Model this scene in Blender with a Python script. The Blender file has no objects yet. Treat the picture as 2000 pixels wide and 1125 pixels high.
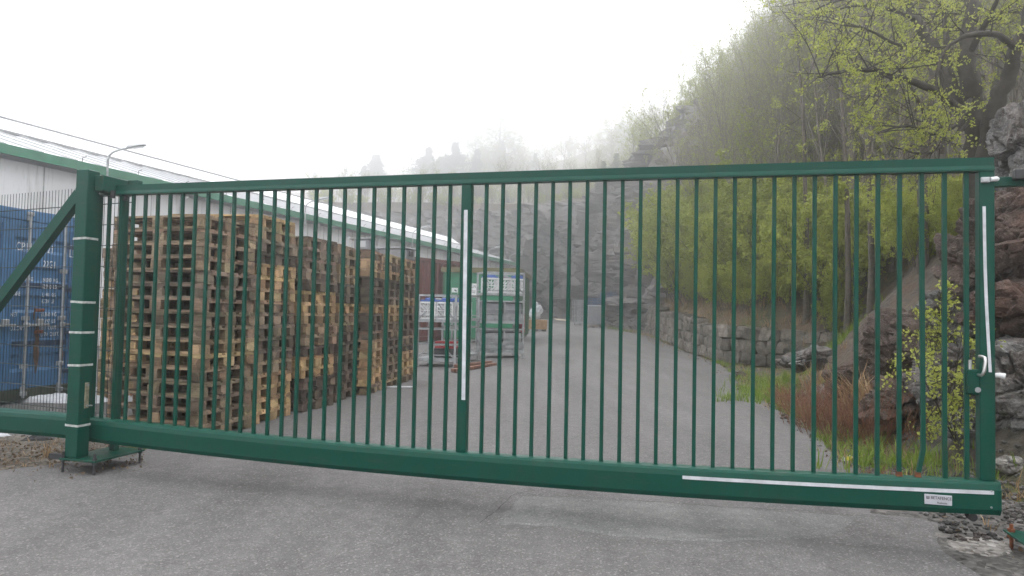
import bpy, bmesh, math, random
from mathutils import Vector, Matrix, noise, Euler
R = math.radians
random.seed(7)
scene = bpy.context.scene
col = scene.collection

# ------------------------------------------------------------------ camera
CAM_H, FPX, PITCH, ROLL = 1.38, 1333.0, .0341, .0205
_fw = Vector((0, math.cos(PITCH), math.sin(PITCH)))
_up0 = Vector((0, -math.sin(PITCH), math.cos(PITCH)))
_rt = Vector((1, 0, 0)) * math.cos(ROLL) + _up0 * math.sin(ROLL)
_up = -Vector((1, 0, 0)) * math.sin(ROLL) + _up0 * math.cos(ROLL)
cd = bpy.data.cameras.new('camera')
cam = bpy.data.objects.new('camera', cd)
col.objects.link(cam)
m = Matrix((_rt, _up, -_fw)).transposed().to_4x4()
m.translation = (0, 0, CAM_H)
cam.matrix_world = m
cd.sensor_width = 36
cd.lens = FPX / 2000 * 36
cd.clip_start = .05
cd.clip_end = 3000
scene.camera = cam


def at(x, y, Y):
    """world point seen at photo pixel x, y that lies Y metres ahead"""
    d = _rt * ((x - 1000) / FPX) - _up * ((y - 562.5) / FPX) + _fw
    return d * (Y / d.y) + Vector((0, 0, CAM_H))


def gz(Y):
    return max(0.0, (Y - 15.5) * .017)


def on_ground(x, y):
    Y = 10.0
    d = _rt * ((x - 1000) / FPX) - _up * ((y - 562.5) / FPX) + _fw
    d = d / d.y
    for _ in range(60):
        Y = .5 * Y + .5 * min(400, (gz(Y) - CAM_H) / min(d.z, -1e-4))
    return d * Y + Vector((0, 0, CAM_H))


# ------------------------------------------------------------------ helpers
def tag(o, label=None, cat=None, group=None, kind=None):
    if label: o['label'] = label
    if cat: o['category'] = cat
    if group: o['group'] = group
    if kind: o['kind'] = kind
    return o


def empty(name, loc=(0, 0, 0), rz=0.0):
    o = bpy.data.objects.new(name, None)
    o.location = loc
    o.rotation_euler = (0, 0, rz)
    o.empty_display_size = .2
    col.objects.link(o)
    return o


class MB:
    def __init__(s):
        s.v, s.f, s.mi = [], [], []

    def add(s, verts, faces, mi=0):
        n = len(s.v)
        s.v += [tuple(v) for v in verts]
        s.f += [tuple(i + n for i in f) for f in faces]
        s.mi += [mi] * len(faces)
        return s

    def box(s, c, d, rot=None, mi=0, jit=0.0):
        hx, hy, hz = d[0] / 2, d[1] / 2, d[2] / 2
        vs = [Vector((x, y, z)) for x in (-hx, hx) for y in (-hy, hy) for z in (-hz, hz)]
        if jit:
            vs = [v + Vector((random.uniform(-jit, jit), random.uniform(-jit, jit), random.uniform(-jit, jit))) for v in vs]
        if rot is not None:
            vs = [rot @ v for v in vs]
        c = Vector(c)
        return s.add([v + c for v in vs], [(0, 1, 3, 2), (4, 6, 7, 5), (0, 4, 5, 1), (2, 3, 7, 6), (0, 2, 6, 4), (1, 5, 7, 3)], mi)

    def bbox(s, c, d, b=.006, rot=None, mi=0):
        """box with chamfered edges"""
        bm = bmesh.new()
        bmesh.ops.create_cube(bm, size=1)
        for v in bm.verts:
            v.co = Vector((v.co.x * d[0], v.co.y * d[1], v.co.z * d[2]))
        bmesh.ops.bevel(bm, geom=bm.edges[:], offset=min(b, min(d) * .45), segments=1, affect='EDGES')
        bm.verts.index_update()
        vs = [v.co.copy() for v in bm.verts]
        if rot is not None:
            vs = [rot @ v for v in vs]
        fs = [[v.index for v in f.verts] for f in bm.faces]
        bm.free()
        c = Vector(c)
        return s.add([v + c for v in vs], fs, mi)

    def tube(s, pts, rad, n=6, mi=0, cap=True):
        """tube along pts with per point radius"""
        pts = [Vector(p) for p in pts]
        if not isinstance(rad, (list, tuple)):
            rad = [rad] * len(pts)
        base = len(s.v)
        ref = None
        for i, p in enumerate(pts):
            a = pts[max(0, i - 1)]
            b = pts[min(len(pts) - 1, i + 1)]
            t = (b - a)
            t = t.normalized() if t.length > 1e-9 else Vector((0, 0, 1))
            if ref is None:
                ref = t.orthogonal().normalized()
            ref = (ref - t * ref.dot(t))
            ref = ref.normalized() if ref.length > 1e-6 else t.orthogonal().normalized()
            bi = t.cross(ref)
            for k in range(n):
                an = 2 * math.pi * k / n
                s.v.append(tuple(p + (ref * math.cos(an) + bi * math.sin(an)) * rad[i]))
        for i in range(len(pts) - 1):
            for k in range(n):
                k2 = (k + 1) % n
                s.f.append((base + i * n + k, base + i * n + k2, base + (i + 1) * n + k2, base + (i + 1) * n + k))
                s.mi.append(mi)
        if cap:
            s.f.append(tuple(base + k for k in reversed(range(n)))); s.mi.append(mi)
            s.f.append(tuple(base + (len(pts) - 1) * n + k for k in range(n))); s.mi.append(mi)
        return s

    def prism(s, prof, x0, x1, fx=None, n=1, mi=0):
        """profile of (y, z) swept along x from x0 to x1; fx(x) gives a z offset"""
        base = len(s.v)
        k = len(prof)
        for i in range(n + 1):
            x = x0 + (x1 - x0) * i / n
            o = fx(x) if fx else 0
            for (y, z) in prof:
                s.v.append((x, y, z + o))
        for i in range(n):
            for j in range(k):
                j2 = (j + 1) % k
                s.f.append((base + i * k + j, base + i * k + j2, base + (i + 1) * k + j2, base + (i + 1) * k + j)); s.mi.append(mi)
        s.f.append(tuple(base + j for j in reversed(range(k)))); s.mi.append(mi)
        s.f.append(tuple(base + n * k + j for j in range(k))); s.mi.append(mi)
        return s

    def mesh(s, name, mats, smooth=False):
        me = bpy.data.meshes.new(name)
        me.from_pydata(s.v, [], s.f)
        if not isinstance(mats, (list, tuple)):
            mats = [mats]
        for mt in mats:
            me.materials.append(mt)
        if len(mats) > 1:
            me.polygons.foreach_set('material_index', s.mi)
        if smooth:
            me.polygons.foreach_set('use_smooth', [True] * len(me.polygons))
        me.update()
        return me

    def build(s, name, mats, parent=None, smooth=False, loc=None, rz=None, fix=True):
        me = s.mesh(name, mats, smooth)
        if fix and len(s.f) < 60000:
            bm = bmesh.new(); bm.from_mesh(me)
            bmesh.ops.recalc_face_normals(bm, faces=bm.faces[:])
            bm.to_mesh(me); bm.free()
        o = bpy.data.objects.new(name, me)
        col.objects.link(o)
        if parent: o.parent = parent
        if loc is not None: o.location = loc
        if rz is not None: o.rotation_euler = (0, 0, rz)
        return o


def put(name, me, parent=None, loc=None, rz=None):
    o = bpy.data.objects.new(name, me)
    col.objects.link(o)
    if parent: o.parent = parent
    if loc is not None: o.location = loc
    if rz is not None: o.rotation_euler = (0, 0, rz)
    return o


def kids(o):
    return [c for c in CHILD.get(o.name, [])]


CHILD = {}


def copy_tree(o, children, loc, rz, scale=1.0):
    c = o.copy(); col.objects.link(c)
    c.location = loc; c.rotation_euler = (0, 0, rz); c.scale = (scale,) * 3 if not isinstance(scale, tuple) else scale
    out = []
    for ch in children:
        d = ch.copy(); col.objects.link(d); d.parent = c
        out.append(d)
    return c, out


def text(s, size, mat, parent, loc, rot, name='lettering', sx=1.0, align='LEFT', depth=.0008):
    cu = bpy.data.curves.new('txt', 'FONT')
    cu.body = s; cu.size = size; cu.align_x = align; cu.extrude = depth
    t = bpy.data.objects.new('txt', cu); col.objects.link(t)
    bpy.context.view_layer.update()
    me = bpy.data.meshes.new_from_object(t.evaluated_get(bpy.context.evaluated_depsgraph_get()))
    bpy.data.objects.remove(t); bpy.data.curves.remove(cu)
    me.materials.clear(); me.materials.append(mat)
    o = bpy.data.objects.new(name, me); col.objects.link(o)
    o.parent = parent; o.location = loc; o.rotation_euler = rot; o.scale = (sx, 1, 1)
    return o


# ------------------------------------------------------------------ materials
def S(r, g, b):
    """sRGB 0..255 to linear"""
    return tuple(((c / 255) / 12.92 if c <= 10 else ((c / 255 + .055) / 1.055) ** 2.4) for c in (r, g, b))


class Mat:
    def __init__(s, name, rough=.7, metal=0.0, spec=.5):
        s.m = bpy.data.materials.new(name); s.m.use_nodes = True
        s.nt = s.m.node_tree; s.n = s.nt.nodes; s.l = s.nt.links
        s.b = s.n['Principled BSDF']; s.out = s.n['Material Output']
        s.b.inputs['Roughness'].default_value = rough
        s.b.inputs['Metallic'].default_value = metal
        s.b.inputs['Specular IOR Level'].default_value = spec
        s._c = None

    def coord(s, kind='Object', scale=(1, 1, 1)):
        t = s.n.new('ShaderNodeTexCoord')
        mp = s.n.new('ShaderNodeMapping'); mp.inputs['Scale'].default_value = scale
        s.l.new(t.outputs[kind], mp.inputs['Vector'])
        return mp.outputs['Vector']

    def world(s, scale=(1, 1, 1)):
        t = s.n.new('ShaderNodeNewGeometry')
        mp = s.n.new('ShaderNodeMapping'); mp.inputs['Scale'].default_value = scale
        s.l.new(t.outputs['Position'], mp.inputs['Vector'])
        return mp.outputs['Vector']

    def noise(s, vec, scale, detail=4, rough=.55):
        t = s.n.new('ShaderNodeTexNoise')
        t.inputs['Scale'].default_value = scale; t.inputs['Detail'].default_value = detail; t.inputs['Roughness'].default_value = rough
        s.l.new(vec, t.inputs['Vector'])
        return t.outputs['Fac']

    def voro(s, vec, scale, feature='F1', out='Distance'):
        t = s.n.new('ShaderNodeTexVoronoi'); t.feature = feature
        t.inputs['Scale'].default_value = scale
        s.l.new(vec, t.inputs['Vector'])
        return t.outputs[out]

    def ramp(s, fac, stops):
        t = s.n.new('ShaderNodeValToRGB')
        e = t.color_ramp.elements
        while len(e) < len(stops): e.new(.5)
        for i, (p, c) in enumerate(stops):
            e[i].position = p
            e[i].color = (c, c, c, 1) if isinstance(c, (int, float)) else (*c, 1)
        s.l.new(fac, t.inputs['Fac'])
        return t.outputs['Color']

    def mix(s, fac, a, b, mode='MIX'):
        t = s.n.new('ShaderNodeMix'); t.data_type = 'RGBA'; t.blend_type = mode
        for inp, v in ((t.inputs['Factor'], fac), (t.inputs['A'], a), (t.inputs['B'], b)):
            pass
        ins = [i for i in t.inputs if i.enabled]
        f, A, B = ins[0], ins[1], ins[2]
        for inp, v in ((f, fac), (A, a), (B, b)):
            if hasattr(v, 'node'): s.l.new(v, inp)
            elif isinstance(v, (int, float)):
                inp.default_value = v if inp is f else (v, v, v, 1)
            else: inp.default_value = (*v, 1)
        return [o for o in t.outputs if o.enabled][0]

    def math(s, op, a, b=0.0):
        t = s.n.new('ShaderNodeMath'); t.operation = op
        for i, v in enumerate((a, b)):
            if hasattr(v, 'node'): s.l.new(v, t.inputs[i])
            else: t.inputs[i].default_value = v
        return t.outputs[0]

    def color(s, c):
        if hasattr(c, 'node'): s.l.new(c, s.b.inputs['Base Color'])
        else: s.b.inputs['Base Color'].default_value = (*c, 1)
        return s

    def rough(s, c):
        s.l.new(c, s.b.inputs['Roughness']); return s

    def bump(s, h, strength=.3, dist=.02):
        t = s.n.new('ShaderNodeBump'); t.inputs['Strength'].default_value = strength; t.inputs['Distance'].default_value = dist
        s.l.new(h, t.inputs['Height']); s.l.new(t.outputs['Normal'], s.b.inputs['Normal'])
        return s

    def translucent(s, c, w=.4):
        t = s.n.new('ShaderNodeBsdfTranslucent')
        if hasattr(c, 'node'): s.l.new(c, t.inputs['Color'])
        else: t.inputs['Color'].default_value = (*c, 1)
        mx = s.n.new('ShaderNodeMixShader'); mx.inputs[0].default_value = w
        s.l.new(s.b.outputs[0], mx.inputs[1]); s.l.new(t.outputs[0], mx.inputs[2])
        s.l.new(mx.outputs[0], s.out.inputs['Surface'])
        return s

    def z(s):
        t = s.n.new('ShaderNodeNewGeometry'); x = s.n.new('ShaderNodeSeparateXYZ')
        s.l.new(t.outputs['Position'], x.inputs[0])
        return x.outputs[2]

    def normal_z(s):
        t = s.n.new('ShaderNodeNewGeometry'); x = s.n.new('ShaderNodeSeparateXYZ')
        s.l.new(t.outputs['Normal'], x.inputs[0])
        return x.outputs[2]


def plain(name, c, rough=.7, metal=0.0, var=.15, scale=6.0, bump=0.0):
    M_ = Mat(name, rough, metal)
    v = M_.world()
    n = M_.noise(v, scale, 5)
    lo = tuple(x * (1 - var * 1.6) for x in c); hi = tuple(min(1, x * (1 + var)) for x in c)
    M_.color(M_.ramp(n, [(.3, lo), (.7, hi)]))
    if bump: M_.bump(M_.noise(v, scale * 8, 4), bump, .01)
    return M_.m


M = {}


def mk_paint(name, c, grime=.25):
    P = Mat(name, .42, 0, .2)
    v = P.world()
    big = P.noise(v, 1.7, 6, .65)
    st = P.noise(P.world((9, 9, 1.2)), 2.2, 5, .6)
    base = P.mix(P.ramp(big, [(.42, 0.0), (.75, .45)]), c, tuple(x * .78 + y for x, y in zip(c, (.003, .008, .005))))
    base = P.mix(P.ramp(P.noise(P.world((2.5, 2.5, 14)), 1.6, 6, .7), [(.56, 0.0), (.70, .28)]), base, (.075, .062, .042))
    base = P.mix(P.ramp(P.noise(v, 55, 3, .6), [(.70, 0.0), (.78, .5)]), base, (.10, .11, .10))
    gr = P.ramp(st, [(.52, 0.0), (.74, grime)])
    P.color(P.mix(gr, base, (.035, .035, .018)))
    P.rough(P.ramp(P.noise(v, 5, 4), [(.3, .3), (.75, .52)]))
    P.bump(P.noise(v, 120, 2), .03, .002)
    return P.m


M['green'] = mk_paint('green_gate_paint', (.001, .056, .037))
M['green_algae'] = mk_paint('algae_stained_gate_paint', (.0028, .055, .037), .75)
M['tape'] = plain('white_reflective_tape', (.56, .57, .60), .45, 0, .14, 14)
M['tape_grey'] = plain('dirty_white_tape', (.45, .46, .44), .6, 0, .25, 30)
M['steel'] = plain('galvanised_steel', (.42, .43, .44), .42, .75, .2, 9)
M['steel_dull'] = plain('dull_zinc_steel', (.36, .37, .375), .55, .45, .25, 7)
M['chrome'] = plain('brushed_metal', (.62, .61, .60), .3, .9, .08, 30)
M['black'] = plain('black_rubber', (.012, .012, .013), .6, 0, .2, 20)
M['rust'] = plain('rusty_iron', (.17, .055, .022), .85, .1, .4, 30, .3)
M['brass'] = plain('aged_yellow_zinc', (.30, .28, .19), .5, .5, .3, 25)
M['white_plastic'] = plain('white_plastic', (.68, .68, .68), .45, 0, .08, 8)
M['sheet_plastic'] = plain('crumpled_white_sheeting', (.56, .57, .60), .35, 0, .08, 10)
M['blue_plastic'] = plain('blue_plastic', (.02, .09, .36), .4, 0, .15, 8)
M['grey_plastic'] = plain('grey_plastic', (.22, .225, .24), .5, 0, .12, 8)
M['red_plastic'] = plain('red_plastic', (.33, .02, .025), .45, 0, .15, 8)
M['dark_metal'] = plain('dark_metal', (.05, .05, .052), .5, .4, .2, 10)
M['text_black'] = plain('black_print', (.02, .02, .022), .6, 0, .1, 10)
M['text_white'] = plain('white_print', (.66, .68, .70), .6, 0, .2, 60)
M['sign_white'] = plain('white_sign_face', (.72, .73, .73), .5, 0, .08, 12)
M['label_grey'] = plain('silver_label', (.50, .50, .54), .4, .2, .06, 12)
M['wire'] = plain('dark_green_wire', (.008, .022, .018), .5, 0, .2, 20)
M['brick'] = plain('mossy_concrete_block', (.10, .088, .05), .9, 0, .4, 18, .5)
M['brown_wood'] = plain('reddish_brown_timber', (.16, .07, .042), .75, 0, .3, 12, .2)
M['ply'] = plain('pale_plywood', (.55, .48, .36), .7, 0, .15, 9)
M['orange'] = plain('orange_packaging', (.65, .13, .02), .5, 0, .1, 9)
M['yellow'] = plain('yellow_print', (.6, .5, .04), .5, 0, .1, 9)
M['lamp_glass'] = plain('lamp_lens', (.45, .46, .47), .15, 0, .05, 5)


def mk_wood():
    W = Mat('pallet_wood', .85, 0, .25)
    oi = W.n.new('ShaderNodeObjectInfo')
    rnd = oi.outputs['Random']; tint = oi.outputs['Color']
    v = W.n.new('ShaderNodeTexCoord').outputs['Object']
    add = W.n.new('ShaderNodeVectorMath'); add.operation = 'ADD'
    cb = W.n.new('ShaderNodeCombineXYZ')
    k = W.math('MULTIPLY', rnd, 40.0)
    for i in range(3): W.l.new(k, cb.inputs[i])
    W.l.new(v, add.inputs[0]); W.l.new(cb.outputs[0], add.inputs[1])
    mp = W.n.new('ShaderNodeMapping'); mp.inputs['Scale'].default_value = (2.2, 26, 40)
    W.l.new(add.outputs[0], mp.inputs['Vector'])
    grain = W.noise(mp.outputs['Vector'], 2.2, 5, .65)
    blot = W.noise(add.outputs[0], 5.0, 5, .65)
    spots = W.noise(add.outputs[0], 30.0, 3, .6)
    board = W.voro(add.outputs[0], 5.5, 'F1', 'Color')
    bw = W.n.new('ShaderNodeRGBToBW'); W.l.new(board, bw.inputs[0])
    c = W.mix(1.0, tint, W.ramp(grain, [(.25, .55), (.5, 1.0), (.75, 1.25)]), 'MULTIPLY')
    c = W.mix(1.0, c, W.ramp(blot, [(.3, .45), (.52, 1.0), (.75, 1.2)]), 'MULTIPLY')
    c = W.mix(1.0, c, W.ramp(bw.outputs[0], [(.2, .62), (.55, 1.0), (.85, 1.35)]), 'MULTIPLY')
    c = W.mix(W.ramp(spots, [(.62, 0.0), (.75, .5)]), c, (.03, .025, .02))
    W.color(c)
    W.bump(grain, .35, .006)
    return W.m


M['wood'] = mk_wood()


def mk_asphalt(name, lo, hi, tint=None, seed=0.0):
    A = Mat(name, .9, 0, .3)
    v = A.world()
    fine = A.noise(v, 150, 3, .7)
    grit = A.voro(v, 95, 'F1', 'Color')
    gb = A.n.new('ShaderNodeRGBToBW'); A.l.new(grit, gb.inputs[0])
    mid = A.noise(v, 9, 5, .6)
    big = A.noise(A.world((1, .45, 1)), .55 + seed, 5, .6)
    c = A.ramp(big, [(.3, lo), (.7, hi)])
    c = A.mix(1.0, c, A.ramp(mid, [(.3, .80), (.7, 1.14)]), 'MULTIPLY')
    c = A.mix(1.0, c, A.ramp(A.noise(A.world((1.6, .22, 1)), 1.3, 5, .6), [(.35, .84), (.65, 1.10)]), 'MULTIPLY')
    c = A.mix(1.0, c, A.ramp(fine, [(.3, .5), (.5, 1.0), (.72, 1.5)]), 'MULTIPLY')
    c = A.mix(A.ramp(gb.outputs[0], [(.70, 0.0), (.95, .7)]), c, (.27, .26, .25))
    c = A.mix(A.ramp(gb.outputs[0], [(.06, .5), (.24, 0.0)]), c, (.04, .039, .04))
    if tint:
        c = A.mix(A.ramp(A.noise(v, .9, 5, .6), [(.5, 0.0), (.68, .55)]), c, tint)
    # dark tar spots and oily stains with shapes of their own
    st = A.noise(v, 1.4 + seed, 6, .7)
    c = A.mix(A.ramp(st, [(.64, 0.0), (.72, .35)]), c, (.07, .068, .068))
    A.color(c)
    A.bump(A.mix(.5, fine, gb.outputs[0]), .55, .006)
    return A.m


M['asphalt'] = mk_asphalt('worn_asphalt', (.097, .092, .090), (.130, .124, .121))
M['asphalt_patch'] = mk_asphalt('repaired_asphalt', (.116, .116, .112), (.154, .152, .147), None, .7)
M['crack'] = plain('dark_crack_filling', (.035, .034, .034), .95, 0, .4, 40)


def mk_dirt(name, a, b, c3, sc=1.0):
    D = Mat(name, .95, 0, .2)
    v = D.world()
    n1 = D.noise(v, 2.2 * sc, 6, .65); n2 = D.noise(v, 26 * sc, 5, .7)
    g = D.voro(v, 34 * sc, 'F1', 'Color')
    gb = D.n.new('ShaderNodeRGBToBW'); D.l.new(g, gb.inputs[0])
    c = D.mix(D.ramp(n1, [(.38, 0.0), (.62, 1.0)]), a, b)
    c = D.mix(D.ramp(n2, [(.45, 0.0), (.7, .8)]), c, c3)
    c = D.mix(1.0, c, D.ramp(gb.outputs[0], [(.1, .45), (.5, 1.0), (.9, 1.6)]), 'MULTIPLY')
    D.color(c)
    D.bump(D.mix(.5, n2, gb.outputs[0]), .8, .02)
    return D.m


M['dirt'] = mk_dirt('dirt_and_litter', (.10, .085, .07), (.16, .14, .12), (.055, .05, .032))
M['gravel'] = mk_dirt('grey_gravel_ground', (.075, .072, .068), (.12, .112, .105), (.035, .032, .028), .8)
M['concrete'] = mk_dirt('crumbled_concrete', (.17, .16, .148), (.235, .225, .212), (.085, .068, .05), .9)
M['moss'] = mk_dirt('olive_moss', (.085, .085, .02), (.12, .11, .03), (.06, .055, .025), 1.4)


def mk_rock(name, a, b, stain, lichen=.5, isl=False, con=1.0):
    K = Mat(name, .9, 0, .3)
    v = K.world()
    n1 = K.noise(v, .9, 7, .62); n2 = K.noise(v, 7, 6, .68); n3 = K.noise(v, 45, 4, .7)
    c = K.mix(K.ramp(n1, [(.36, 0.0), (.62, 1.0)]), a, b)
    c = K.mix(K.ramp(K.noise(K.world((1, 1, .35)), 1.1, 6, .7), [(.5, 0.0), (.68, .8)]), c, stain)
    c = K.mix(1.0, c, K.ramp(n2, [(.28, 1 - .7 * con), (.5, 1.0), (.74, 1 + .6 * con)]), 'MULTIPLY')
    c = K.mix(1.0, c, K.ramp(n3, [(.3, 1 - .45 * con), (.5, 1.0), (.7, 1 + .35 * con)]), 'MULTIPLY')
    c = K.mix(K.ramp(n3, [(.58, 0.0), (.72, lichen)]), c, (.33, .33, .31))
    c = K.mix(K.ramp(K.noise(K.world((1, 1, 2.2)), 2.6, 7, .75), [(.34, .75 * con), (.42, 0.0)]), c, (.03, .026, .022))
    if isl:
        gi = K.n.new('ShaderNodeNewGeometry')
        c = K.mix(1.0, c, K.ramp(gi.outputs['Random Per Island'], [(0, .6), (1, 1.4)]), 'MULTIPLY')
    K.color(c)
    h = K.mix(.5, n2, n3)
    K.bump(h, .9, .05)
    return K.m


M['rock'] = mk_rock('lichen_grey_rock', (.085, .083, .08), (.19, .185, .178), (.085, .052, .038), .75)
M['rock_red'] = mk_rock('reddish_weathered_rock', (.055, .038, .031), (.125, .094, .078), (.075, .036, .025), .55)
M['cliff'] = mk_rock('fog_faded_cliff', (.10, .092, .09), (.155, .145, .142), (.12, .088, .07), .35, False, .45)  # fog fade put into the rock colour: lightened, contrast lowered
M['pebble'] = mk_rock('mixed_gravel_stones', (.05, .048, .046), (.13, .125, .12), (.08, .06, .05), .2, True)
M['stone'] = mk_rock('squared_wall_stone', (.11, .096, .08), (.18, .162, .14), (.10, .07, .048), .3, True)


def mk_hill():
    K = Mat('wooded_slope', .95, 0, .2)
    v = K.world()
    n1 = K.noise(v, .8, 6, .6); n2 = K.noise(v, 8, 6, .7)
    litter = K.mix(K.ramp(n2, [(.35, 0.0), (.65, 1.0)]), (.075, .057, .040), (.19, .138, .092))
    green = K.mix(K.ramp(n2, [(.35, 0.0), (.65, 1.0)]), (.035, .05, .012), (.10, .125, .03))
    c = K.mix(K.ramp(n1, [(.5, 0.0), (.62, .7)]), litter, green)
    rock = K.mix(K.ramp(n2, [(.3, 0.0), (.7, 1.0)]), (.04, .036, .032), (.12, .108, .096))
    rock = K.mix(K.ramp(K.noise(v, 1.3, 6, .7), [(.48, 0.0), (.66, .75)]), rock, (.10, .05, .03))
    c = K.mix(K.ramp(K.normal_z(), [(.62, 1.0), (.80, 0.0)]), c, rock)
    K.color(c)
    K.bump(n2, .9, .08)
    return K.m


M['hill'] = mk_hill()


def mk_leaf(name, a, b, w=.45):
    L = Mat(name, .6, 0, .3)
    g = L.n.new('ShaderNodeNewGeometry')
    oi = L.n.new('ShaderNodeObjectInfo')
    f = L.math('ADD', L.math('MULTIPLY', g.outputs['Random Per Island'], .75), L.math('MULTIPLY', oi.outputs['Random'], .25))
    c = L.mix(f, a, b)
    L.color(c); L.translucent(c, w)
    return L.m


M['leaf'] = mk_leaf('fresh_spring_leaves', (.18, .22, .025), (.38, .42, .09), .5)
M['leaf_bright'] = mk_leaf('bright_young_leaves', (.25, .29, .035), (.48, .51, .13), .5)
M['leaf_olive'] = mk_leaf('olive_opening_buds', (.19, .21, .06), (.36, .38, .14))
M['needle'] = mk_leaf('dark_evergreen_foliage', (.018, .032, .016), (.04, .06, .028), .2)
M['grass'] = mk_leaf('green_grass_blades', (.09, .16, .014), (.24, .32, .05), .4)
M['drygrass'] = mk_leaf('dry_straw', (.24, .15, .075), (.42, .31, .18), .3)
M['redtwig'] = mk_leaf('reddish_brown_twigs', (.12, .05, .03), (.27, .125, .07), .15)
M['bark'] = plain('grey_brown_bark', (.085, .070, .056), .9, 0, .35, 14, .4)
M['bark_pale'] = plain('pale_grey_bark', (.20, .175, .15), .9, 0, .3, 10, .3)
M['bark_dark'] = plain('dark_wet_bark', (.042, .034, .026), .9, 0, .35, 12, .5)


def mk_panel():
    K = Mat('stained_white_wall_panels', .6, 0, .4)
    v = K.world()
    st = K.noise(K.world((2.0, 2.0, .12)), 1.6, 6, .7)
    fine = K.noise(K.world((6, 6, .5)), 2.0, 5, .7)
    big = K.noise(v, .35, 5, .6)
    c = K.mix(K.ramp(big, [(.35, 0.0), (.7, 1.0)]), (.74, .74, .75), (.62, .615, .615))
    c = K.mix(K.ramp(st, [(.55, 0.0), (.72, .6)]), c, (.22, .215, .18))
    c = K.mix(K.ramp(fine, [(.58, 0.0), (.75, .45)]), c, (.16, .155, .13))
    K.color(c)
    return K.m


M['panel'] = mk_panel()
M['roof'] = plain('white_metal_roofing', (.74, .75, .76), .45, 0, .05, .8)
M['seam'] = plain('grey_roof_seam', (.42, .42, .43), .5, 0, .1, 2)
M['fascia'] = plain('green_fascia_paint', (.004, .155, .075), .45, 0, .12, 3)
M['gap'] = plain('dark_roof_joint', (.24, .24, .24), .8, 0, .2, 5)


def mk_container(name, c, dark):
    K = Mat(name, .5, 0, .4)
    v = K.world()
    n = K.noise(v, 2.2, 6, .65); st = K.noise(K.world((5, 5, .6)), 1.8, 6, .7); f = K.noise(v, 22, 4, .7)
    b = K.mix(K.ramp(n, [(.35, 0.0), (.68, 1.0)]), c, tuple(x * 1.3 + .012 for x in c))
    b = K.mix(K.ramp(st, [(.58, 0.0), (.72, .75)]), b, dark)
    b = K.mix(K.ramp(f, [(.66, 0.0), (.76, .6)]), b, (.10, .045, .02))
    K.color(b)
    K.rough(K.ramp(n, [(.3, .42), (.7, .65)]))
    return K.m


M['blue'] = mk_container('faded_blue_container_paint', (.035, .115, .235), (.035, .06, .085))
M['blue_dark'] = plain('dark_blue_band', (.012, .035, .085), .55, 0, .2, 8)
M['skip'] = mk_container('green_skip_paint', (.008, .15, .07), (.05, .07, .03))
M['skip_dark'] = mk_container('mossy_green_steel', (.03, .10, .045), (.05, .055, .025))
M['skip_rust'] = mk_container('rusted_green_rim', (.10, .09, .03), (.22, .085, .03))
M['red_oxide'] = mk_container('red_oxide_container_paint', (.10, .026, .022), (.05, .018, .014))
M['foot_green'] = mk_container('mossy_container_sill', (.035, .042, .025), (.02, .02, .012))

# ------------------------------------------------------------------ ground and asphalt
def lerp_pts(pts, y):
    if y <= pts[0][0]: return pts[0][1]
    for (a, va), (b, vb) in zip(pts, pts[1:]):
        if y <= b: return va + (vb - va) * (y - a) / (b - a)
    return pts[-1][1]


def sstep(a, b, x):
    t = max(0.0, min(1.0, (x - a) / (b - a)))
    return t * t * (3 - 2 * t)


def nz(x, y, z=0.0, s=1.0):
    return noise.noise(Vector((x * s, y * s, z * s + 3.3)))


# right hand edge of the asphalt: (distance ahead, x)
EDGE = [(-6, 2.55), (2.9, 2.6), (3.6, 2.72), (4.1, 2.85), (4.7, 3.05), (5.5, 3.12), (6.6, 3.2), (8.3, 3.62), (10.2, 4.0), (12.9, 4.35), (16, 5.2), (19, 5.74), (24.2, 6.0), (30, 6.45), (34, 6.75), (39, 6.2), (46, 6.5), (56, 6.0), (62, 4.0), (66, 3.0)]


def edge(y):
    return lerp_pts(EDGE, y)


def strip_sheet(name, y0, y1, dy, xl, xr, nx, mat, lift, jit=.05):
    b = MB(); ys = []
    y = y0
    while y <= y1 + 1e-6:
        ys.append(y); y += dy if y < 20 else dy * 3
    for y in ys:
        a = xl(y); c = xr(y) + jit * (nz(0, y * 3.1) + .6 * nz(5, y * 9))
        for i in range(nx + 1):
            x = a + (c - a) * i / nx
            und = .012 * nz(x, y, 0, .35)
            b.v.append((x, y, gz(y) + lift + und))
    for j in range(len(ys) - 1):
        for i in range(nx):
            k = j * (nx + 1) + i
            b.f.append((k, k + 1, k + nx + 2, k + nx + 1)); b.mi.append(0)
    o = b.build(name, mat, smooth=True)
    return tag(o, kind='structure')


g = MB()
for (x0, x1, y0, y1) in ((-260, 260, -60, 15.5), (-260, 260, 15.5, 300)):
    g.add([(x0, y0, gz(y0) - .045), (x1, y0, gz(y0) - .045), (x1, y1, gz(y1) - .045), (x0, y1, gz(y1) - .045)], [(0, 1, 2, 3)])
tag(g.build('ground', M['gravel']), kind='structure')
strip_sheet('yard_asphalt', -5, 67, .25, lambda y: -42.0, edge, 60, M['asphalt'], 0.0, .09)


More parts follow.
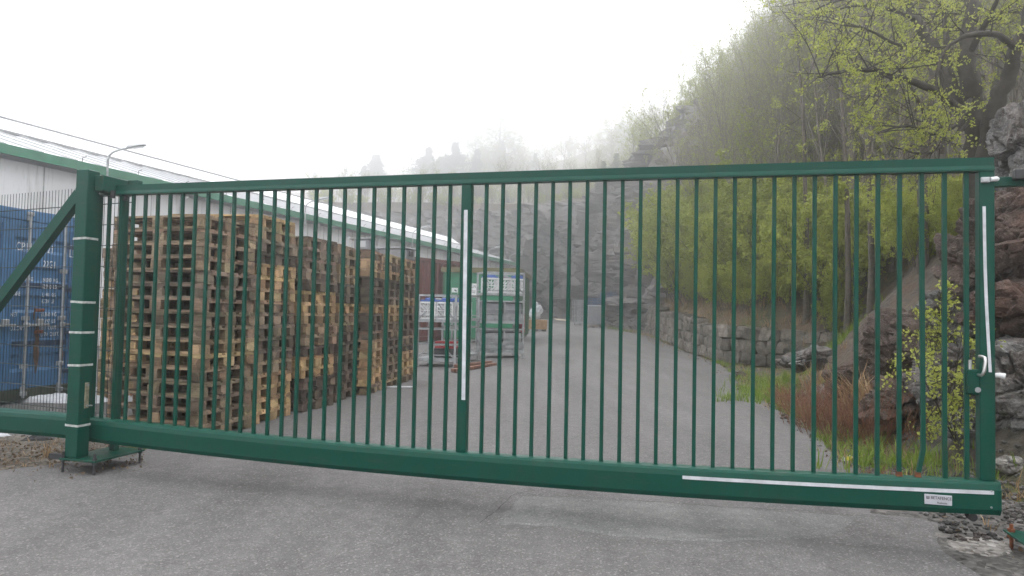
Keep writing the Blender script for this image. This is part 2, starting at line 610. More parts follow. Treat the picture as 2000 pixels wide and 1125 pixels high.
def blob_sheet(name, pts, mat, lift, sub=6, jit=.03, kind='structure'):
    """irregular flat sheet from an outline of ground points"""
    out = []
    n = len(pts)
    for i in range(n):
        a = Vector(pts[i]).to_2d() if len(pts[i]) > 2 else Vector(pts[i])
        b_ = Vector(pts[(i + 1) % n]).to_2d() if len(pts[i]) > 2 else Vector(pts[(i + 1) % n])
        for k in range(sub):
            p = a.lerp(b_, k / sub)
            q = Vector((nz(p.x * 4, p.y * 4, 1), nz(p.x * 4, p.y * 4, 7))) * jit
            out.append(p + q)
    c = sum(out, Vector((0, 0))) / len(out)
    b = MB()
    vs = [(c.x, c.y, gz(c.y) + lift + .012 * nz(c.x, c.y, 0, .35))]
    rings = 5
    for r_ in range(1, rings + 1):
        for p in out:
            q = c.lerp(p, (r_ / rings) ** .5 if r_ < rings else 1.0)
            vs.append((q.x, q.y, gz(q.y) + (lift if r_ < rings else -.006) + .012 * nz(q.x, q.y, 0, .35)))
    m_ = len(out); fs = []
    for i in range(m_):
        j = (i + 1) % m_
        fs.append((0, 1 + i, 1 + j))
        for r_ in range(rings - 1):
            a0 = 1 + r_ * m_
            fs.append((a0 + i, a0 + m_ + i, a0 + m_ + j, a0 + j))
    b.add(vs, fs)
    o = b.build(name, mat)
    return tag(o, kind=kind)


M['stain'] = mk_asphalt('oil_stained_asphalt', (.085, .080, .080), (.12, .112, .112), None, .3)
GP = lambda *pp: [on_ground(*p).to_2d() for p in pp]
blob_sheet('asphalt_patch', GP((1008, 966), (1150, 974), (1330, 985), (1560, 1000), (1700, 1010), (1640, 1050), (1420, 1062), (1290, 1056), (1190, 1046), (1075, 1030), (948, 1024)), M['asphalt_patch'], .006, 6, .035)
blob_sheet('dirt_verge', GP((-160, 935), (0, 921), (60, 914), (130, 903), (200, 896), (262, 884), (296, 874), (240, 864), (170, 862), (90, 850), (0, 848), (-160, 842)), M['dirt'], .006, 6, .06)
blob_sheet('moss_fringe', GP((140, 904), (205, 897), (262, 886), (300, 873), (285, 868), (240, 876), (190, 886), (150, 894)), M['moss'], .010, 6, .035)
blob_sheet('gravel_apron', GP((1690, 1002), (1790, 1012), (1870, 1030), (1820, 1045), (1840, 1080), (1930, 1140), (2120, 1150), (2150, 1000), (2100, 930), (1900, 900), (1740, 900), (1680, 960)), M['gravel'], .008, 6, .06)
blob_sheet('concrete_patch', GP((1838, 1058), (1905, 1050), (1960, 1062), (1990, 1085), (1930, 1092), (1870, 1082)), M['concrete'], .014, 14, .07)
blob_sheet('dark_stain', GP((1072, 733), (1110, 727), (1135, 731), (1110, 742), (1080, 743)), M['stain'], .006, 8, .16)


def crack(pts, wd):
    b = MB(); P = []
    for i in range(len(pts) - 1):
        a, c = on_ground(*pts[i]), on_ground(*pts[i + 1])
        for k in range(8):
            p = a.lerp(c, k / 8)
            p.x += .02 * nz(p.x * 9, p.y * 9); p.y += .03 * nz(p.x * 9, p.y * 9, 4)
            P.append(p)
    P.append(on_ground(*pts[-1]))
    for i, p in enumerate(P):
        t = (P[min(i + 1, len(P) - 1)] - P[max(0, i - 1)]).normalized()
        s = Vector((-t.y, t.x, 0)) * wd * (.3 + .9 * abs(nz(i * .37, 1.7)))
        b.v += [tuple(p + s + Vector((0, 0, .013))), tuple(p - s + Vector((0, 0, .013)))]
        if i: b.f.append((2 * i - 2, 2 * i - 1, 2 * i + 1, 2 * i)); b.mi.append(0)
    tag(b.build('asphalt_crack', M['crack']), kind='structure')


crack([(940, 1026), (975, 995), (1004, 967), (1062, 960), (1120, 972), (1290, 984), (1420, 993), (1600, 1003), (1760, 1018)], .006)
crack([(1010, 967), (1050, 970), (1075, 963)], .006)
crack([(948, 1024), (1000, 1029), (1050, 1034)], .003)

# ------------------------------------------------------------------ wooded hillside on the right
WALL = [(17.0, 7.9), (18.1, 6.9), (19.3, 6.05), (22, 5.95), (25, 6.2), (29, 6.55), (33, 6.95), (36.5, 7.3)]   # (y, x) foot of the stone wall


def xf(y):
    """foot of the slope"""
    if y < 17: return lerp_pts([(0, 3.6), (4.5, 3.7), (6.6, 3.65), (8.3, 4.05), (10.2, 4.5), (13, 5.0), (17, 7.0)], y)
    if y < 36.5: return lerp_pts([(17, 7.0), (18.2, 6.8), (19.3, 6.05), (22, 5.95), (25, 6.2), (29, 6.55), (33, 6.95), (36.5, 7.3)], y)
    return lerp_pts([(36.5, 7.3), (40, 6.9), (46, 7.1), (56, 6.8), (62, 5.0), (66, 4)], y)


def wall_h(y):
    return lerp_pts([(17, .95), (20, 1.08), (28, 1.3), (36.5, 1.5)], y)


def cliff_h(y):
    return lerp_pts([(36, 3.5), (39, 6), (42, 10), (46, 13.2), (52, 13.5), (58, 12.5), (64, 11)], y)


def facet(p, size, amp, tilt, seed=0.0):
    q = Vector((p.x / size + seed, p.y / size, p.z / (size * .75)))
    d, pts = noise.voronoi(q)
    c = pts[0]
    h = noise.cell_vector(c * 7.31)
    e = (q - c)
    ck = -amp * .5 * (1 - sstep(0, .09, d[1] - d[0]))
    return ck + amp * (h.x - .5) + tilt * (e.x * (h.y - .5) + e.y * (h.z - .5) + e.z * (h.x * 1.3 - .6))


def bump_rock(x, y, cx, cy_, rx, ry, h, p=3.0, fl=.55):
    r_ = (abs((x - cx) / rx) ** p + abs((y - cy_) / ry) ** p) ** (1 / p)
    if r_ >= 1.15: return -9.0
    return h * (1 - max(0.0, r_ - fl) / (1.15 - fl))


def th(x, y):
    d = x - xf(y)
    base = gz(y)
    if d <= -.6: return base - .06
    a = sstep(-.6, .3, d)
    # three kinds of slope, blended along the road
    n = .5 * nz(x, y, 0, .55) + .25 * nz(x, y, 2, 1.6)
    rocky = .12 * max(d, 0) + .95 * max(0, d - .55) - .72 * max(0, d - 3.4) + .25 * n
    wall = (wall_h(y) - .08) * sstep(.12, .5, d) + .74 * max(0, d - .5) - .42 * max(0, d - 6.0) + .18 * n * min(1, max(0, d - .4))
    lean = 3.2
    H_ = cliff_h(y)
    cl = H_ * max(0.0, min(1.0, (d - .6) / lean)) - .9 * sstep(0, .6, d) * (1 - sstep(lean, lean + 1.5, d)) + .42 * max(0, d - lean - .6)
    wv = sstep(16.2, 18.0, y); wc = sstep(35.5, 38, y)
    h = rocky * (1 - wv) + wall * wv
    h = h * (1 - wc) + cl * wc
    h = base - .06 + (h + .06) * a
    top = 17.0
    if h > top: h = top + (h - top) * .45
    # the boulders beside the gate
    if y < 15:
        r1 = bump_rock(x, y, 7.5, 8.0, 2.0, 1.5, 2.5, 2.8, .8)
        r2 = bump_rock(x, y, 6.1, 9.3, 1.35, 1.2, 1.2, 2.2)
        r3 = bump_rock(x, y, 5.15, 7.35, .85, .75, .7, 2.2)
        r4 = bump_rock(x, y, 5.7, 10.6, 1.0, 1.3, .45, 2.0)
        r5 = bump_rock(x, y, 6.9, 5.3, 1.6, 1.3, 1.6, 2.4)
        m_ = max(r1, r2, r3, r4, r5)
        if m_ > h - 1.2:
            f = facet(Vector((x, y, m_ * .6)), .95, .22, .35) + facet(Vector((x, y, m_)), .38, .12, .2, 5) + facet(Vector((x, y, m_)), .15, .05, .10, 8)
            h = max(h + .10 * nz(x, y, 0, 3.1), m_ + f)
    return h


def th_normal(x, y, e=.3):
    return Vector((th(x - e, y) - th(x + e, y), th(x, y - e) - th(x, y + e), 2 * e)).normalized()


ys = []
y = 1.5
while y < 66:
    ys.append(y); y += .07 if 4.5 < y < 12 else (.16 if y < 17 else (.35 if y < 40 else .7))
ds = []
d = -.7
while d < 60:
    ds.append(d); d += .06 if d < 4.6 else (.2 if d < 9 else (.6 if d < 20 else 2.0))
b = MB()
for y in ys:
    x0 = xf(y)
    for d in ds:
        x = x0 + d
        b.v.append((x, y, th(x, y)))
nx = len(ds)
for j in range(len(ys) - 1):
    for i in range(nx - 1):
        k = j * nx + i
        b.f.append((k, k + 1, k + nx + 1, k + nx)); b.mi.append(0)
HS = b.build('hillside', [M['hill'], M['rock'], M['rock_red']], smooth=False, fix=False)
me = HS.data
for p in me.polygons:
    c = p.center
    if c.y < 13.5 and c.x < 10:
        hh = max(bump_rock(c.x, c.y, 7.5, 8.0, 2.0, 1.5, 2.5, 2.8, .8), bump_rock(c.x, c.y, 6.1, 9.3, 1.35, 1.2, 1.2, 2.2), bump_rock(c.x, c.y, 5.15, 7.35, .85, .75, .7, 2.2), bump_rock(c.x, c.y, 5.7, 10.6, 1.0, 1.3, .45, 2.0), bump_rock(c.x, c.y, 6.9, 5.3, 1.6, 1.3, 1.6, 2.4))
        if hh > -.5 and c.z > hh - 1.0:
            p.material_index = 2 if nz(c.x, c.y, c.z, .8) > .12 else 1
tag(HS, kind='structure')

def boulder(px, py, Y, half, rz, seed, mat, label, tilt=(0, 0), sub=5, planes=13, name='boulder'):
    """angular block: a ball cut by random planes, then fractured and roughened"""
    r_ = random.Random(seed)
    c = at(px, py, Y)
    N = []
    for k in range(planes):
        v = Vector((r_.gauss(0, 1), r_.gauss(0, 1), r_.gauss(0, .9))).normalized()
        N.append((v, r_.uniform(.62, .95)))
    for v in ((0, 0, 1), (-1, .1, .1), (0, -1, .15), (1, 0, 0)): N.append((Vector(v).normalized(), r_.uniform(.7, .9)))
    bm = bmesh.new(); bmesh.ops.create_icosphere(bm, subdivisions=sub, radius=1)
    rot = Euler((tilt[0], tilt[1], rz)).to_matrix()
    for v in bm.verts:
        d = v.co.normalized()
        k = min(h / max(.18, d.dot(n)) for n, h in N)
        k = min(k, 1.25)
        q = Vector((d.x * half[0], d.y * half[1], d.z * half[2])) * k
        w_ = q + Vector((seed * 3.1, 0, 0))
        dd = facet(w_, .55, .14, .16, 1) + facet(w_, .20, .05, .07, 4) + .035 * nz(w_.x * 6, w_.y * 6, w_.z * 6) + .014 * nz(w_.x * 19, w_.y * 19, w_.z * 19)
        q += d * dd
        v.co = rot @ q
    me = bpy.data.meshes.new(name); bm.to_mesh(me); bm.free(); me.materials.append(mat)
    o = put(name, me, None, c)
    return tag(o, label, 'boulder')


boulder(2062, 305, 7.5, (.86, .8, .86), .3, 11, M['rock'], 'huge pale grey boulder rising behind the gate end post', (.1, -.45), 6)
boulder(1998, 478, 7.3, (.66, .7, .62), .1, 12, M['rock_red'], 'rounded reddish boulder under the huge pale one', (0, -.2), 6)
boulder(1910, 520, 8.0, (.34, .5, .5), .5, 13, M['rock_red'], 'narrow reddish boulder left of the end post, under the bushes', (0, .3))
boulder(2000, 612, 6.9, (.52, .5, .28), -.2, 14, M['rock_red'], 'flat topped brownish ledge stone beyond the catch post', (0, .1))
boulder(2012, 765, 6.4, (.50, .5, .62), .2, 15, M['rock'], 'tall fractured grey rock low beyond the end post', (0, -.15), 6)
boulder(1868, 742, 7.3, (.52, .5, .52), .4, 16, M['rock'], 'cracked grey rock behind the leafy shrub', (0, .2), 6)
boulder(1800, 668, 8.7, (.78, .7, .46), .2, 17, M['rock_red'], 'long brown rock slab sloping down behind the straw tuft', (.15, -.42), 6)
boulder(1880, 610, 8.2, (.42, .5, .38), .8, 18, M['rock'], 'grey blocky rock above the leafy shrub', (.1, 0))
boulder(1650, 738, 9.8, (.42, .4, .24), .1, 19, M['rock_red'], 'low brown rock behind the reddish shrub', (0, -.3))
boulder(1770, 785, 7.6, (.36, .4, .34), .9, 20, M['rock_red'], 'small brown rock right of the straw tuft', (0, .1))
boulder(1570, 702, 12.5, (.50, .4, .24), .3, 21, M['rock'], 'flat grey rock in the grass below the wall end', (0, -.1))
boulder(1895, 835, 6.6, (.30, .3, .20), .2, 22, M['rock'], 'low dark rock at the foot of the leafy shrub', (0, .1))

# ------------------------------------------------------------------ quarried cliff round the far end of the yard
CP = [Vector((9.3, 33.6)), Vector((7.6, 37.2)), Vector((6.9, 41)), Vector((7.2, 46)), Vector((7.1, 52)), Vector((6.6, 57)), Vector((4.0, 61.5)), Vector((-2, 63.5)), Vector((-12, 65)), Vector((-28, 66)), Vector((-60, 67))]
seg = [(CP[i + 1] - CP[i]).length for i in range(len(CP) - 1)]
CH = [3.2, 5.5, 10.5, 15.8, 15.5, 13, 11.5, 10.8, 10.5, 10.5, 10.5]
b = MB(); rows = 64; cols = 0
tot = sum(seg); NS = 330
for s in range(NS + 1):
    t = (s / NS) ** 1.25 * tot
    i = 0
    while i < len(seg) - 1 and t > seg[i]: t -= seg[i]; i += 1
    f = min(1, t / seg[i])
    fs = f * f * (3 - 2 * f)
    p = CP[i].lerp(CP[i + 1], f)
    H_ = CH[i] + (CH[i + 1] - CH[i]) * fs
    a_, c_ = CP[max(0, i - 1)], CP[min(len(CP) - 1, i + 2)]
    tang = ((CP[i + 1] - CP[i]).normalized() * 1.0 + (c_ - a_).normalized()).normalized()
    nrm = Vector((tang.y, -tang.x))  # towards the hill
    if nrm.y < 0 and i > 5: nrm = -nrm
    if i <= 5 and nrm.x < 0: nrm = -nrm
    for v_ in range(rows + 1):
        v = v_ / rows
        lean = (2.9 + 2.6 * sstep(38, 44, p.y) * (1 - sstep(50, 57, p.y))) * v ** 1.3
        q = Vector((p.x + nrm.x * lean, p.y + nrm.y * lean, gz(p.y) - .3 + H_ * v))
        dd = facet(Vector((q.x, q.y, q.z * .7 + q.x * .5)), 3.4, 1.7, 1.5) + facet(q, 1.25, .42, .5, 3) + facet(q, .5, .06, .12, 9) + .35 * nz(q.x, q.y, q.z, .5)
        dd *= (.35 + .65 * sstep(0, .12, v))
        q += Vector((nrm.x, nrm.y, 0)) * dd
        q.z += .25 * facet(q, 2.6, .7, .6, 6) * sstep(0, .15, v)
        b.v.append(tuple(q))
    back = Vector((p.x + nrm.x * 9, p.y + nrm.y * 9, gz(p.y) + H_ + .3))
    b.v.append(tuple(back))
rr = rows + 2
for s in range(NS):
    for v_ in range(rr - 1):
        k = s * rr + v_
        b.f.append((k, k + rr, k + rr + 1, k + 1)); b.mi.append(0)
tag(b.build('cliff', M['cliff'], smooth=False), kind='structure')


# a thin fall of water runs down the cliff
b = MB()
wp = [(1205, 470, 49.2), (1198, 500, 49.0), (1194, 530, 48.8), (1190, 565, 48.6), (1186, 590, 48.3)]
for k in range(4):
    b.tube([at(x + k * 2.2 - 3 + 1.5 * math.sin(i + k), y_, Y - .4) for i, (x, y_, Y) in enumerate(wp)], [.01, .022, .018, .022, .025], 5)
M['water'] = plain('white_falling_water', (.36, .365, .37), .3, 0, .1, 12)
tag(b.build('waterfall', M['water']), kind='structure')

# ------------------------------------------------------------------ wooded hill behind the cliff
SKY_ = [(300, 362), (400, 356), (520, 346), (600, 345), (700, 338), (760, 345), (820, 322), (880, 305), (930, 285), (1020, 290), (1080, 285), (1150, 262), (1220, 235), (1300, 205), (1360, 190)]   # height of the wooded skyline by bearing


def hill_z(x, y):
    yc = lerp_pts([(-60, 67), (-12, 65), (-2, 63.5), (4, 62), (9, 60), (60, 56)], x)
    q = y - yc - 3.0
    if q < 0: return -1.0
    z = lerp_pts([(0, 11.2), (34, 14.5), (84, 24), (134, 35), (194, 50), (254, 63), (354, 74), (480, 80)], q)
    z += (2.5 * nz(x, y, 0, .03) + 5 * nz(x, y, 4, .009)) * sstep(0, 60, q) + .5 * nz(x, y, 0, .2)
    z *= .45 + .55 * sstep(-.66, -.32, x / y)
    z += .065 * y * sstep(-.03, .20, x / y) * sstep(0, 60, q)
    px = 1000 + FPX * x / y
    cap_ = CAM_H + y * (608 + .0205 * (px - 1000) - lerp_pts(SKY_, px) - 30) / FPX - gz(66)
    z = min(z, cap_ if q > 25 else max(cap_, 11.2))
    return gz(66) + z


b = MB(); nxh = 90; nyh = 70
for j in range(nyh + 1):
    for i in range(nxh + 1):
        y = 63 + 440 * (j / nyh) ** 1.5; x = (-.8 + 1.5 * i / nxh) * (y + 30)
        b.v.append((x, y, hill_z(x, y)))
for j in range(nyh):
    for i in range(nxh):
        k = j * (nxh + 1) + i
        b.f.append((k, k + 1, k + nxh + 2, k + nxh + 1)); b.mi.append(0)
tag(b.build('hill', M['hill'], smooth=True), kind='structure')

# ------------------------------------------------------------------ dry stone retaining wall
b = MB()
wl = []
for i in range(len(WALL) - 1):
    a, c = WALL[i], WALL[i + 1]
    n = max(1, int(math.hypot(c[0] - a[0], c[1] - a[1]) / .05))
    for k in range(n):
        t = k / n
        wl.append(Vector((a[1] + (c[1] - a[1]) * t, a[0] + (c[0] - a[0]) * t)))
wl.append(Vector((WALL[-1][1], WALL[-1][0])))
cum = [0]
for p, q in zip(wl, wl[1:]): cum.append(cum[-1] + (q - p).length)


def wall_at(s):
    s = max(0, min(cum[-1] - .001, s))
    import bisect
    i = max(0, bisect.bisect_right(cum, s) - 1)
    i = min(i, len(wl) - 2)
    p = wl[i].lerp(wl[i + 1], (s - cum[i]) / max(1e-6, cum[i + 1] - cum[i]))
    a, c = wl[max(0, i - 6)], wl[min(len(wl) - 1, i + 7)]
    t = (c - a).normalized()
    return p, t


RW = random.Random(5)


def add_stone(b, c, t, w_, h_, dp, tilt=0):
    bm = bmesh.new()
    bmesh.ops.create_cube(bm, size=1)
    bmesh.ops.subdivide_edges(bm, edges=bm.edges[:], cuts=2, use_grid_fill=True)
    rot = Euler((RW.uniform(-.14, .14), RW.uniform(-.13, .13) + tilt, RW.uniform(-.1, .1))).to_matrix()
    sh = RW.uniform(-.45, .45)
    sd_ = RW.uniform(0, 99)
    bm.verts.index_update()
    V = []
    for v in bm.verts:
        q = v.co.copy()
        L_ = max(abs(q.x), abs(q.y), abs(q.z))
        q = q.lerp(q.normalized() * .62, .22)
        q = Vector((q.x * w_ + sh * q.z * h_, q.y * dp, q.z * h_))
        q += Vector((nz(q.x * 5 + sd_, q.z * 5, q.y * 5), nz(q.x * 5, q.z * 5 + sd_, 3), nz(q.z * 5 + sd_, q.y * 5, 8))) * .045
        q = rot @ q
        V.append(Vector((c.x + t.x * q.x - t.y * q.y, c.y + t.y * q.x + t.x * q.y, c.z + q.z)))
    b.add(V, [[v.index for v in f.verts] for f in bm.faces])
    bm.free()


s_tot = cum[-1]
level = [0.0]
row = 0
zrow = 0.0
while zrow < 1.62:
    h_ = RW.choice((.22, .28, .34))
    s = RW.uniform(-.3, 0)
    while s < s_tot:
        w_ = RW.uniform(.22, .62)
        p, t = wall_at(s + w_ / 2)
        top = wall_h(p.y) + RW.uniform(-.04, .05)
        if zrow + h_ * .55 < top:
            hh = min(h_, top - zrow)
            nrm = Vector((t.y, -t.x))
            if nrm.x < 0: nrm = -nrm
            batter = .12 + .10 * zrow
            c = Vector((p.x + nrm.x * batter, p.y + nrm.y * batter, gz(p.y) + zrow + hh / 2 + RW.uniform(-.015, .015)))
            add_stone(b, c, t, w_ * 1.0, hh * .985, .44)
        s += w_
    zrow += h_
SW = b.build('stone_wall', M['stone'], smooth=False, fix=False)
tag(SW, 'dry stone retaining wall of grey blocks curving along the yard below the bushes', 'stone wall')

# ------------------------------------------------------------------ warehouse
E0 = at(0, 285, 17.6); E1 = at(1007, 515, 57.3)
ez = (E0.z + E1.z) / 2
bd = (E1 - E0); bd.z = 0; BL = bd.length; bd.normalize()
bn = Vector((-bd.y, bd.x, 0))            # away from the yard
bang = math.atan2(bd.y, bd.x)
wh = empty('warehouse', (E0.x, E0.y, 0), bang)   # local x runs along the eave, y away from the yard
tag(wh, 'long white warehouse with green eave band and bright metal roof', 'warehouse')
X0, X1 = -9.0, BL
RW_, RZ = 6.0, 1.85
z0 = -.1
# wall made of vertical panels with joints, their seams modelled
b = MB(); x = X0
b.add([(X0, 0, z0), (X1, 0, z0), (X1, 0, ez - .30), (X0, 0, ez - .30)], [(0, 1, 2, 3)])
b.add([(X1, 0, z0), (X1, RW_ * 2, z0), (X1, RW_ * 2, ez - .3), (X1, RW_, ez + RZ - .05), (X1, 0, ez - .3)], [(0, 1, 2, 3, 4)])
b.add([(X0, RW_ * 2, z0), (X0, 0, z0), (X0, 0, ez - .3), (X0, RW_, ez + RZ - .05), (X0, RW_ * 2, ez - .3)], [(0, 1, 2, 3, 4)])
b.add([(X1, RW_ * 2, z0), (X0, RW_ * 2, z0), (X0, RW_ * 2, ez - .3), (X1, RW_ * 2, ez - .3)], [(0, 1, 2, 3)])
wall = b.build('wall', M['panel'], wh)
b = MB(); x = X0 + .6
while x < X1:
    b.box((x, -.006, (z0 + ez - .3) / 2), (.03, .012, ez - .3 - z0)); x += 1.2
jo = b.build('panel_joint', plain('grey_joint', (.36, .36, .35), .7, 0, .2, 6), wh)
jo['kind'] = 'stuff'
# roof
b = MB()
b.add([(X0, -.35, ez - .02), (X1, -.35, ez - .02), (X1, RW_, ez + RZ), (X0, RW_, ez + RZ)], [(0, 1, 2, 3)])
b.add([(X1, RW_ * 2 + .35, ez - .02), (X0, RW_ * 2 + .35, ez - .02), (X0, RW_, ez + RZ), (X1, RW_, ez + RZ)], [(0, 1, 2, 3)])
x = X0
sl = math.atan2(RZ + .02, RW_ + .35)
while x < X1:
    b.box((x, (RW_ - .35) / 2, ez + RZ / 2 + .02), (.045, math.hypot(RW_ + .35, RZ) - .3, .05), Euler((sl, 0, 0)).to_matrix(), 1); x += 1.0
roof = b.build('roof', [M['roof'], M['seam']], wh)
b = MB(); b.box(((X0 + X1) / 2, -.37, ez - .12), (X1 - X0, .10, .25))
b.build('fascia', M['fascia'], wh)
b = MB(); b.prism([(RW_ - .95, ez + RZ - .24), (RW_ - .95, ez + RZ - .16), (RW_ - .1, ez + RZ + .42), (RW_ + .1, ez + RZ + .42), (RW_ + .95, ez + RZ - .16), (RW_ + .95, ez + RZ - .24)], X0 + .2, X1 - .2); b.build('ridge_cap', M['roof'], wh)
b = MB(); b.box(((X0 + X1) / 2, RW_ - .97, ez + RZ - .21), (X1 - X0 - .4, .03, .075)); b.box(((X0 + X1) / 2, RW_ - .99, ez + RZ - .34), (X1 - X0 - .4, .03, .03)); b.box(((X0 + X1) / 2, RW_, ez + RZ + .45), (X1 - X0 - .3, .24, .05)); b.build('ridge_joint', M['gap'], wh)
b = MB()
x = X0 + .5
while x < X1:
    b.box((x, RW_ - 1.12, ez + RZ - .34), (.42, .16, .05), Euler((sl, 0, 0)).to_matrix()); x += 1.0
b.build('profile_filler', M['gap'], wh)['kind'] = 'stuff'
# bird spikes / hooks on the eave band
b = MB(); x = 2.0
while x < BL:
    b.tube([(x, -.40, ez), (x, -.42, ez + .12), (x + .05, -.5, ez + .16)], .012, 5); x += 1.9
b.build('snow_hook', M['dark_metal'], wh)['kind'] = 'stuff'
for px in (345, 612, 735):
    u = None
    for k in range(400):
        q = Vector((E0.x, E0.y, 0)) + bd * (k * .2)
        d_ = Vector((q.x, q.y, ez)) - Vector((0, 0, CAM_H))
        sx_ = 1000 + FPX * d_.dot(_rt) / d_.dot(_fw)
        if sx_ >= px: u = k * .2; break
    b = MB(); b.tube([(u, -.08, 0.0), (u, -.08, ez - .5), (u, -.3, ez - .32)], .05, 8)
    b.build('downpipe', M['panel'], wh)

# lamps on curved arms along the eave
def eave_u(px):
    for k in range(600):
        q = Vector((E0.x, E0.y, ez)) + bd * (k * .1) - Vector((0, 0, CAM_H))
        if 1000 + FPX * q.dot(_rt) / q.dot(_fw) >= px: return k * .1
    return BL


LL = ['grey lamp head on a curved arm rising behind the gate post', 'second grey eave lamp, above the middle pallet stacks', 'third grey eave lamp, above the grey case on the last pallets', 'fourth small eave lamp, far down the roof edge above the green skip', 'fifth and farthest eave lamp, at the end of the roof edge']
for i, px in enumerate((188, 578, 792, 942, 985)):
    u = eave_u(px)
    o = Vector((E0.x, E0.y, 0)) + bd * u - bn * .42
    lp = empty('wall_lamp', (o.x, o.y, ez - .5), bang)
    tag(lp, LL[i], 'lamp', 'lamps along the warehouse eave')
    b = MB()
    pts = [(0, 0, 0), (0, 0, .72), (.02, -.03, .86), (.07, -.10, .97), (.18, -.25, 1.06), (.32, -.44, 1.14)]
    b.tube(pts, .032, 8); b.box((0, .02, .12), (.12, .08, .24))
    b.build('arm', M['steel_dull'], lp, smooth=False)
    b = MB()
    dr = Vector((.22, -.30, .10)).normalized()
    # flattened tapering head
    A = Vector(pts[-1]); side = Vector((.8, .6, 0)); upv = side.cross(dr)
    if upv.z < 0: upv = -upv
    prof = [(-.06, .05, .05), (0, .08, .07), (.12, .13, .08), (.28, .15, .07), (.42, .12, .045), (.48, .06, .02)]
    base = []
    for (l_, w_, h_) in prof:
        for k in range(10):
            an = 2 * math.pi * k / 10
            base.append(A + dr * l_ + side * w_ * math.cos(an) + upv * h_ * (math.sin(an) if math.sin(an) > 0 else .45 * math.sin(an)))
    fs = []
    for j in range(len(prof) - 1):
        for k in range(10):
            k2 = (k + 1) % 10
            fs.append((j * 10 + k, j * 10 + k2, (j + 1) * 10 + k2, (j + 1) * 10 + k))
    fs.append(tuple(range(9, -1, -1))); fs.append(tuple(50 + k for k in range(10)))
    b.add(base, fs)
    hd = b.build('lamp_head', M['steel_dull'], lp)
    b = MB(); rot = Matrix((dr, side, upv)).transposed()
    b.box(A + dr * .25 - upv * .036, (.28, .17, .02), rot)
    b.build('lens', M['lamp_glass'], hd)

# ------------------------------------------------------------------ sliding gate
GX, GY, GA, GS, GG = -.469, 5.027, .2553, .12324, .0333
ZT, ZB = CAM_H + .924, CAM_H - 1.0233
gc, gs = math.cos(GA), math.sin(GA)


def gate_uz(px, py, v=0.0):
    """where the sight line through a photo pixel meets the gate plane (v metres behind it): (along, height)"""
    d = _rt * ((px - 1000) / FPX) - _up * ((py - 562.5) / FPX) + _fw
    n = Vector((gs, gc, 0)); p0 = Vector((GX, GY, 0)) + n * v
    t = (n.dot(p0)) / n.dot(d)
    q = d * t + Vector((0, 0, CAM_H))
    return (q.x - GX) * gc - (q.y - GY) * gs, q.z


def bar_u(t): return t * GS + (GG if t > 0 else 0)
def ztop(u): return ZT - .009 * (u / (25 * GS)) ** 2
def zbot(u): return ZB + .0546 * min(1.3, (u / (25 * GS)) ** 2)


gate = empty('sliding_gate', (GX, GY, 0), -GA)
tag(gate, 'wide dark green barred sliding gate closed across the yard entrance', 'gate')
UL, UR = -7.4, gate_uz(1953, 980, -.07)[0]
b = MB()
prof = [(-.030, 0), (.030, 0), (.070, -.045), (.070, -.165), (.052, -.198), (-.052, -.198), (-.070, -.165), (-.070, -.050), (-.060, -.018), (-.046, -.004)]
b.prism(prof, UL, UR, zbot, 60)
b.build('bottom_beam', M['green'], gate)
b = MB()
cu_ = UR + .006
b.prism([(y * 1.04, z * 1.02) for (y, z) in prof], UR, UR + .008, lambda u: zbot(UR) + .002)
cap = b.build('end_cap', M['green'], gate)
b = MB()
for zz in (-.055, -.15):
    b.tube([(UR - .045, -.0705, zbot(UR) + zz), (UR - .045, -.0755, zbot(UR) + zz)], .006, 10)
b.build('rivet', M['steel'], cap)
b = MB(); b.tube([(UR - .13, -.02, zbot(UR) - .19), (UR - .13, -.02, zbot(UR) - .235)], .022, 10); b.tube([(UR - .13, -.045, zbot(UR) - .225), (UR - .13, .02, zbot(UR) - .225)], .024, 12)
b.build('end_roller', M['black'], gate)

